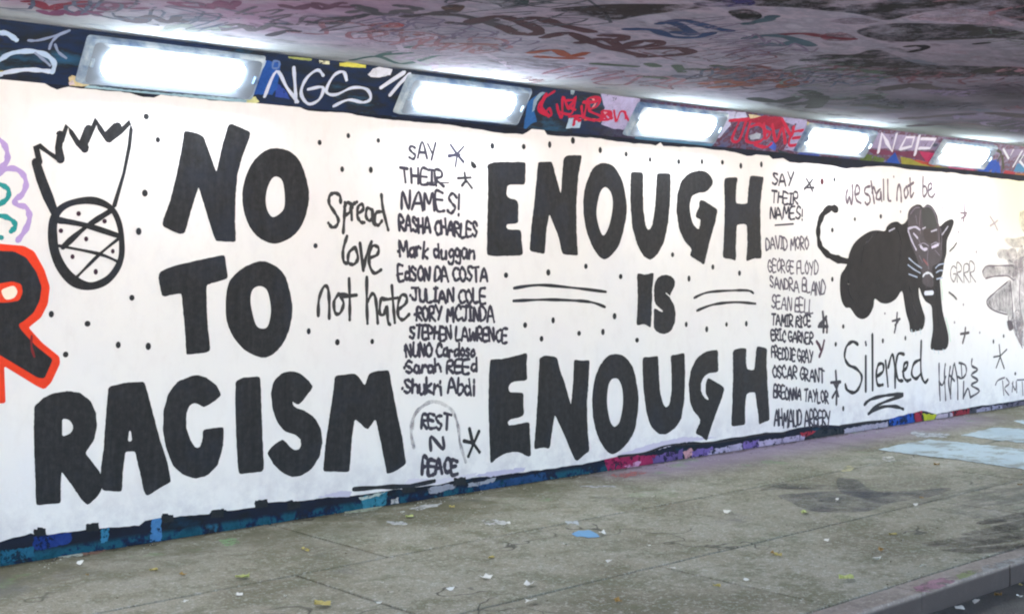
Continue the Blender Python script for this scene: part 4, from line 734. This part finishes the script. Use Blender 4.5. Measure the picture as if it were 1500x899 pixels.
for x0, y0, c in [(60, 20, (128, 78, 112)), (180, 28, (92, 84, 100)), (260, 8, (128, 70, 108)), (330, 40, (112, 108, 120)), (420, 10, (108, 76, 100)), (120, 10, (120, 70, 104)), (520, 18, (100, 96, 108)), (240, 42, (150, 160, 160)), (40, 8, (140, 60, 80))]:
    L = [[(x0 + i * 17 + random.uniform(-9, 9), y0 + random.uniform(-6, 6)) for i in range(6)] for _ in range(2)]
    strokes('graffiti_tag', L, .05, paint(tuple(int(v * .85) for v in c), .3, .9, 9.0), ceil, CEIL, 3)
rnd = random.Random(11)
TC = [(92, 84, 98), (66, 62, 72), (104, 76, 88), (84, 92, 114), (92, 102, 104), (116, 80, 84), (168, 158, 180), (76, 70, 84), (60, 58, 66), (138, 104, 118), (110, 100, 126), (72, 74, 86)]
def ceiling_tag(cx, cy, sz, wd, col, ang):
    """a quickly sprayed tag: a run of loops and zigzags along a line, sometimes underlined"""
    V, F = [], []; ca, sa = math.cos(ang), math.sin(ang)
    for row in range(rnd.randint(1, 2)):
        pts = []; u = 0
        for g in range(rnd.randint(4, 7)):
            kind = rnd.random(); h = sz * rnd.uniform(.7, 1.1)
            if kind < .45: pts += [(u, 0), (u + h * .2, h), (u + h * .4, 0)]
            elif kind < .8: pts += [(u + h * .35, h * .8), (u, h * .5), (u + h * .25, -.05 * h), (u + h * .5, h * .4), (u + h * .2, h * .6)]
            else: pts += [(u, h), (u + h * .5, h * .9), (u + h * .1, h * .1), (u + h * .6, 0)]
            u += h * rnd.uniform(.45, .65)
        if rnd.random() < .5: pts += [(u, -h * .2), (u * .4, -h * .35), (0, -h * .2)]
        P_ = [Vector((cx + a * ca - (b + row * sz * .3) * sa, cy + a * sa + (b + row * sz * .3) * ca, ZC1)) for a, b in catmull(pts, False, 3)]
        ribbon(V, F, P_, CEIL[0], wd, off(3) + row * 3e-5 + rnd.uniform(0, .0006))
    ob('graffiti_tag', mesh('graffiti_tag', V, F), paint(col, .3, .9, 4.5), ceil)
for i in range(110):
    cx = rnd.uniform(1.5, 15); cy = -.4 - 6.4 * rnd.random() ** .6
    ceiling_tag(cx, cy, rnd.uniform(.18, .6), rnd.uniform(.015, .045), rnd.choice(TC), rnd.uniform(-.5, .5) + (math.pi if rnd.random() < .3 else 0))

# ================================================================== LIGHTS ON THE BEAM
ez = COVE[0]; ex = Vector((1, 0, 0)); ey = Vector((0, YC, ZC1 - ZC0)).normalized()
SL = Vector((0, YC, ZC1 - ZC0)).length
def loft(name, rings, cap_first=False, cap_last=True):
    """rounded rectangles (width, height, lift) joined one to the next, in the beam's own plane"""
    V, F = [], []; n = 0
    for (wd, ht, z, r) in rings:
        ring = []
        for (sx, sy, a0) in ((1, 1, 0), (-1, 1, 90), (-1, -1, 180), (1, -1, 270)):
            for k in range(4):
                a = math.radians(a0 + 30 * k)
                ring.append(ex * (sx * (wd / 2 - r) + math.cos(a) * r) + ey * (sy * (ht / 2 - r) + math.sin(a) * r) + ez * z)
        n = len(ring); V += ring
    for i in range(len(rings) - 1):
        for j in range(n): k = (j + 1) % n; F.append((i * n + j, i * n + k, (i + 1) * n + k, (i + 1) * n + j))
    if cap_last: F.append(tuple(range((len(rings) - 1) * n, len(rings) * n)))
    if cap_first: F.append(tuple(reversed(range(n))))
    me = mesh(name, V, F); bm = bmesh.new(); bm.from_mesh(me); bmesh.ops.recalc_face_normals(bm, faces=bm.faces); bm.to_mesh(me); bm.free(); return me
HW, HH = 1.14, .30
m_house = loft('housing', [(HW, HH, .0006, .02), (HW - .03, HH - .015, .03, .02), (HW - .07, HH - .04, .042, .03)], cap_last=False)
m_reflm = loft('reflector', [(HW - .07, HH - .04, .042, .03), (.89, .172, .022, .05)], cap_last=False)
m_diff = loft('diffuser', [(.89, .172, .0215, .05), (.87, .158, .034, .05), (.82, .125, .040, .045)])
m_clip = loft('clip', [(.022, .05, .036, .004), (.018, .045, .052, .004)], cap_first=True)
def fixture(x, label):
    e = ob('bulkhead_light', None, label=label, cat='light', group='lights along the sloping beam')
    e.location = (x, YC * .5, (ZC0 + ZC1) / 2)
    ob('housing', m_house, M['metal'], e); ob('reflector', m_reflm, M['refl'], e); ob('diffuser', m_diff, M['lamp'], e)
    for sx in (-1, 1):
        c = ob('clip', m_clip, M['metal'], e); c.location = ex * (sx * .522)
    return e
for x, l in [(3.70, 'wide lit bulkhead light at the far left of the row, above the word NO'), (5.93, 'lit bulkhead light between the white looped tag and the first red tag'), (8.21, 'lit bulkhead light between the two red tags, above the letters GH'),
             (10.50, 'lit bulkhead light right of the second red tag, above the tail of the panther'), (12.86, 'small looking lit bulkhead light farthest along the row, above the panther head'),
             (1.42, 'added, unseen lit bulkhead light just beyond the left edge of the photograph'), (15.15, 'added, unseen lit bulkhead light just beyond the right edge of the photograph'),
             (17.4, 'added, unseen lit bulkhead light second beyond the right edge of the photograph'), (-.9, 'added, unseen lit bulkhead light second beyond the left edge of the photograph')]:  # the unseen lamps past both ends are added for more even brightness
    fixture(x, l)

# ================================================================== LITTER
leafs = {}
def leaf_mesh(i):
    r = random.Random(i); n = 7; V = []
    L, Wd = r.uniform(.03, .06), r.uniform(.012, .024)
    for k in range(n):
        t = k / (n - 1); wv = Wd * math.sin(math.pi * min(1, t * .92 + .06)) ** .7
        V += [(L * (t - .5), -wv, .006 + .012 * abs(t - .5) * r.uniform(.5, 1.5)), (L * (t - .5), 0, .003), (L * (t - .5), wv, .005 + .01 * r.random() * t)]
    F = []
    for k in range(n - 1):
        a = 3 * k; F += [(a, a + 3, a + 4, a + 1), (a + 1, a + 4, a + 5, a + 2)]
    return mesh('fallen_leaf', V, F)
def paper_mesh(i):
    r = random.Random(100 + i); n = 3; s = r.uniform(.012, .024)
    V = [((a - 1) * s * r.uniform(.8, 1.2), (b - 1) * s * r.uniform(.8, 1.2), .002 + r.uniform(0, .014)) for b in range(n) for a in range(n)]
    F = [(b * n + a, b * n + a + 1, (b + 1) * n + a + 1, (b + 1) * n + a) for b in range(n - 1) for a in range(n - 1)]
    return mesh('paper_scrap', V, F)
LM = [leaf_mesh(i) for i in range(5)]; PM = [paper_mesh(i) for i in range(5)]
LC = [paint((176, 160, 96), .3), paint((150, 120, 70), .3), paint((170, 176, 110), .3)]; PC = paint((214, 212, 204), .1)
for i in range(5): LM[i].materials.append(LC[i % 3]); PM[i].materials.append(PC)
LAND = [(0, 'the red letter'), (120, 'the pineapple'), (270, 'the letter A of RACISM'), (400, 'the letters IS of RACISM'), (520, 'the letter M of RACISM'), (640, 'the word PEACE'), (760, 'the EN of lower ENOUGH'),
        (900, 'the OU of lower ENOUGH'), (1050, 'the GH of lower ENOUGH'), (1180, 'the second name list'), (1300, 'the word Silenced'), (1440, 'the blue ground paint')]
PLACED = {}
def lit(px, py, kind, i, s=1.0, z=0.0, label=None, group=None):
    if label is None:
        nm = min(LAND, key=lambda q: abs(q[0] - px))[1]; p = on(px, py, GRND)
        band = 'close to the wall' if p.y > -.75 else 'on the slabs near the wall' if p.y > -1.25 else 'on the middle slabs' if p.y > -2.4 else 'on the slabs by the kerb'
        label = ('dry leaf %s, below %s' if kind == 'leaf' else 'white paper scrap %s, below %s') % (band, nm)
        n = PLACED.get(label, 0); PLACED[label] = n + 1
        if n: label = ('another ' if n == 1 else 'one more ') + label
    elif z < 0: label += ', ' + ('leftmost' if px < 1425 else 'second from the left' if px < 1450 else 'third from the left' if px < 1480 else 'at the right edge, upper' if py < 870 else 'at the right edge, lower')
    p = on(px, py, (GRND[0], Vector((0, 0, z))))
    if kind == 'leaf': o = ob('fallen_leaf', LM[i % 5], None, label=label or 'small dry yellowish leaf lying flat on the grey concrete pavement', cat='leaf', group=group or 'dry leaves scattered on the pavement')
    else: o = ob('paper_scrap', PM[i % 5], None, label=label or 'tiny crumpled white paper scrap lying on the grey concrete pavement', cat='litter', group=group or 'paper scraps scattered on the pavement')
    o.location = p; o.location.z = z + .002; o.rotation_euler = (0, 0, random.uniform(0, 6.28)); s *= random.uniform(.55, 1.15); o.scale = (s, s, s * 1.6)
lit(472, 888, 'leaf', 0, 1.8, label='large yellow leaf at the bottom edge, nearest the camera')
for i, (x, y, s) in enumerate([(225, 836, 1), (268, 843, 1), (355, 847, 1.1), (450, 808, 1), (128, 843, .8), (445, 805, .8), (1372, 682, 1.3), (1178, 752, 1), (1140, 815, 1), (1290, 808, 1.2), (1308, 784, 1), (1134, 812, 1.1), (1240, 849, 1.3), (1050, 860, 1), (1494, 711, 1.4), (720, 818, 1), (905, 882, 1), (600, 758, .9), (662, 744, .9), (1350, 730, 1.1)]):
    lit(x, y, 'leaf', i, s)
for i, (x, y, s) in enumerate([(117, 828, 1), (272, 882, 1), (418, 875, 1), (712, 848, 1.4), (778, 884, 1.2), (827, 801, 1), (883, 783, 1.5), (892, 825, 1), (775, 858, .9), (1303, 672, 1.6), (1226, 733, 1), (1065, 752, 1), (1341, 742, 1.2), (1284, 820, .9), (1093, 851, .9), (1352, 832, 1), (660, 865, .7), (560, 855, .7), (350, 873, .8), (1210, 793, .9), (745, 768, 1.2), (555, 885, .7), (590, 753, 1.6), (950, 800, .7), (985, 835, .8)]):
    lit(x, y, 'paper', i, s)
for i, (x, y, s) in enumerate([(1430, 885, 1.3), (1462, 873, 1.2), (1494, 877, 1.5), (1496, 858, 1.2), (1405, 893, 1)]):
    lit(x, y, 'leaf' if i % 2 else 'paper', i, s, -.12, label='yellowish leaf lying in the dark gutter below the kerb' if i % 2 else 'pale paper scrap lying in the dark gutter below the kerb', group='leaves in the gutter' if i % 2 else 'scraps in the gutter')

gr = random.Random(5); V, F = [], []
for i in range(2600):
    x = gr.uniform(1.5, 16.5); q_ = gr.random()
    y = -abs(gr.gauss(0, .12)) - .012 if q_ < .4 else (-3.49 + abs(gr.gauss(0, .08)) if q_ < .5 else gr.uniform(-3.48, -.02))
    h = gr.uniform(.0015, .006); a = gr.uniform(0, 6.28); b = len(V)
    V += [(x + math.cos(a + t) * h * gr.uniform(.7, 1.5), y + math.sin(a + t) * h * gr.uniform(.7, 1.5), .001) for t in (0, 2.1, 4.2)] + [(x, y, .001 + h)]
    F += [(b, b + 1, b + 3), (b + 1, b + 2, b + 3), (b + 2, b, b + 3)]
def m_grit():
    m, k = newmat('grit'); k.col(k.ramp(k.noise(3.7, 2, .5), [(.38, lin((70, 64, 52))), (.5, lin((128, 124, 108))), (.62, lin((190, 188, 176)))])); return m
ob('grit', mesh('grit', V, F), m_grit(), kind='stuff', label='fine grit and paint flakes gathered along the wall foot and pavement', cat='grit')
dl = []
x = 1.0
while x < 17: dl.append((x, -.035 - gr.random() * .07)); x += .06
n_ = len(dl); V = [(a, -.001, .0022) for a, b in dl] + [(a, b, .0022) for a, b in dl]
ob('wall_foot_dirt', mesh('wall_foot_dirt', V, [(i + 1, i, n_ + i, n_ + i + 1) for i in range(n_ - 1)]), paint((72, 68, 56), .3, .9, 7.0), pav)
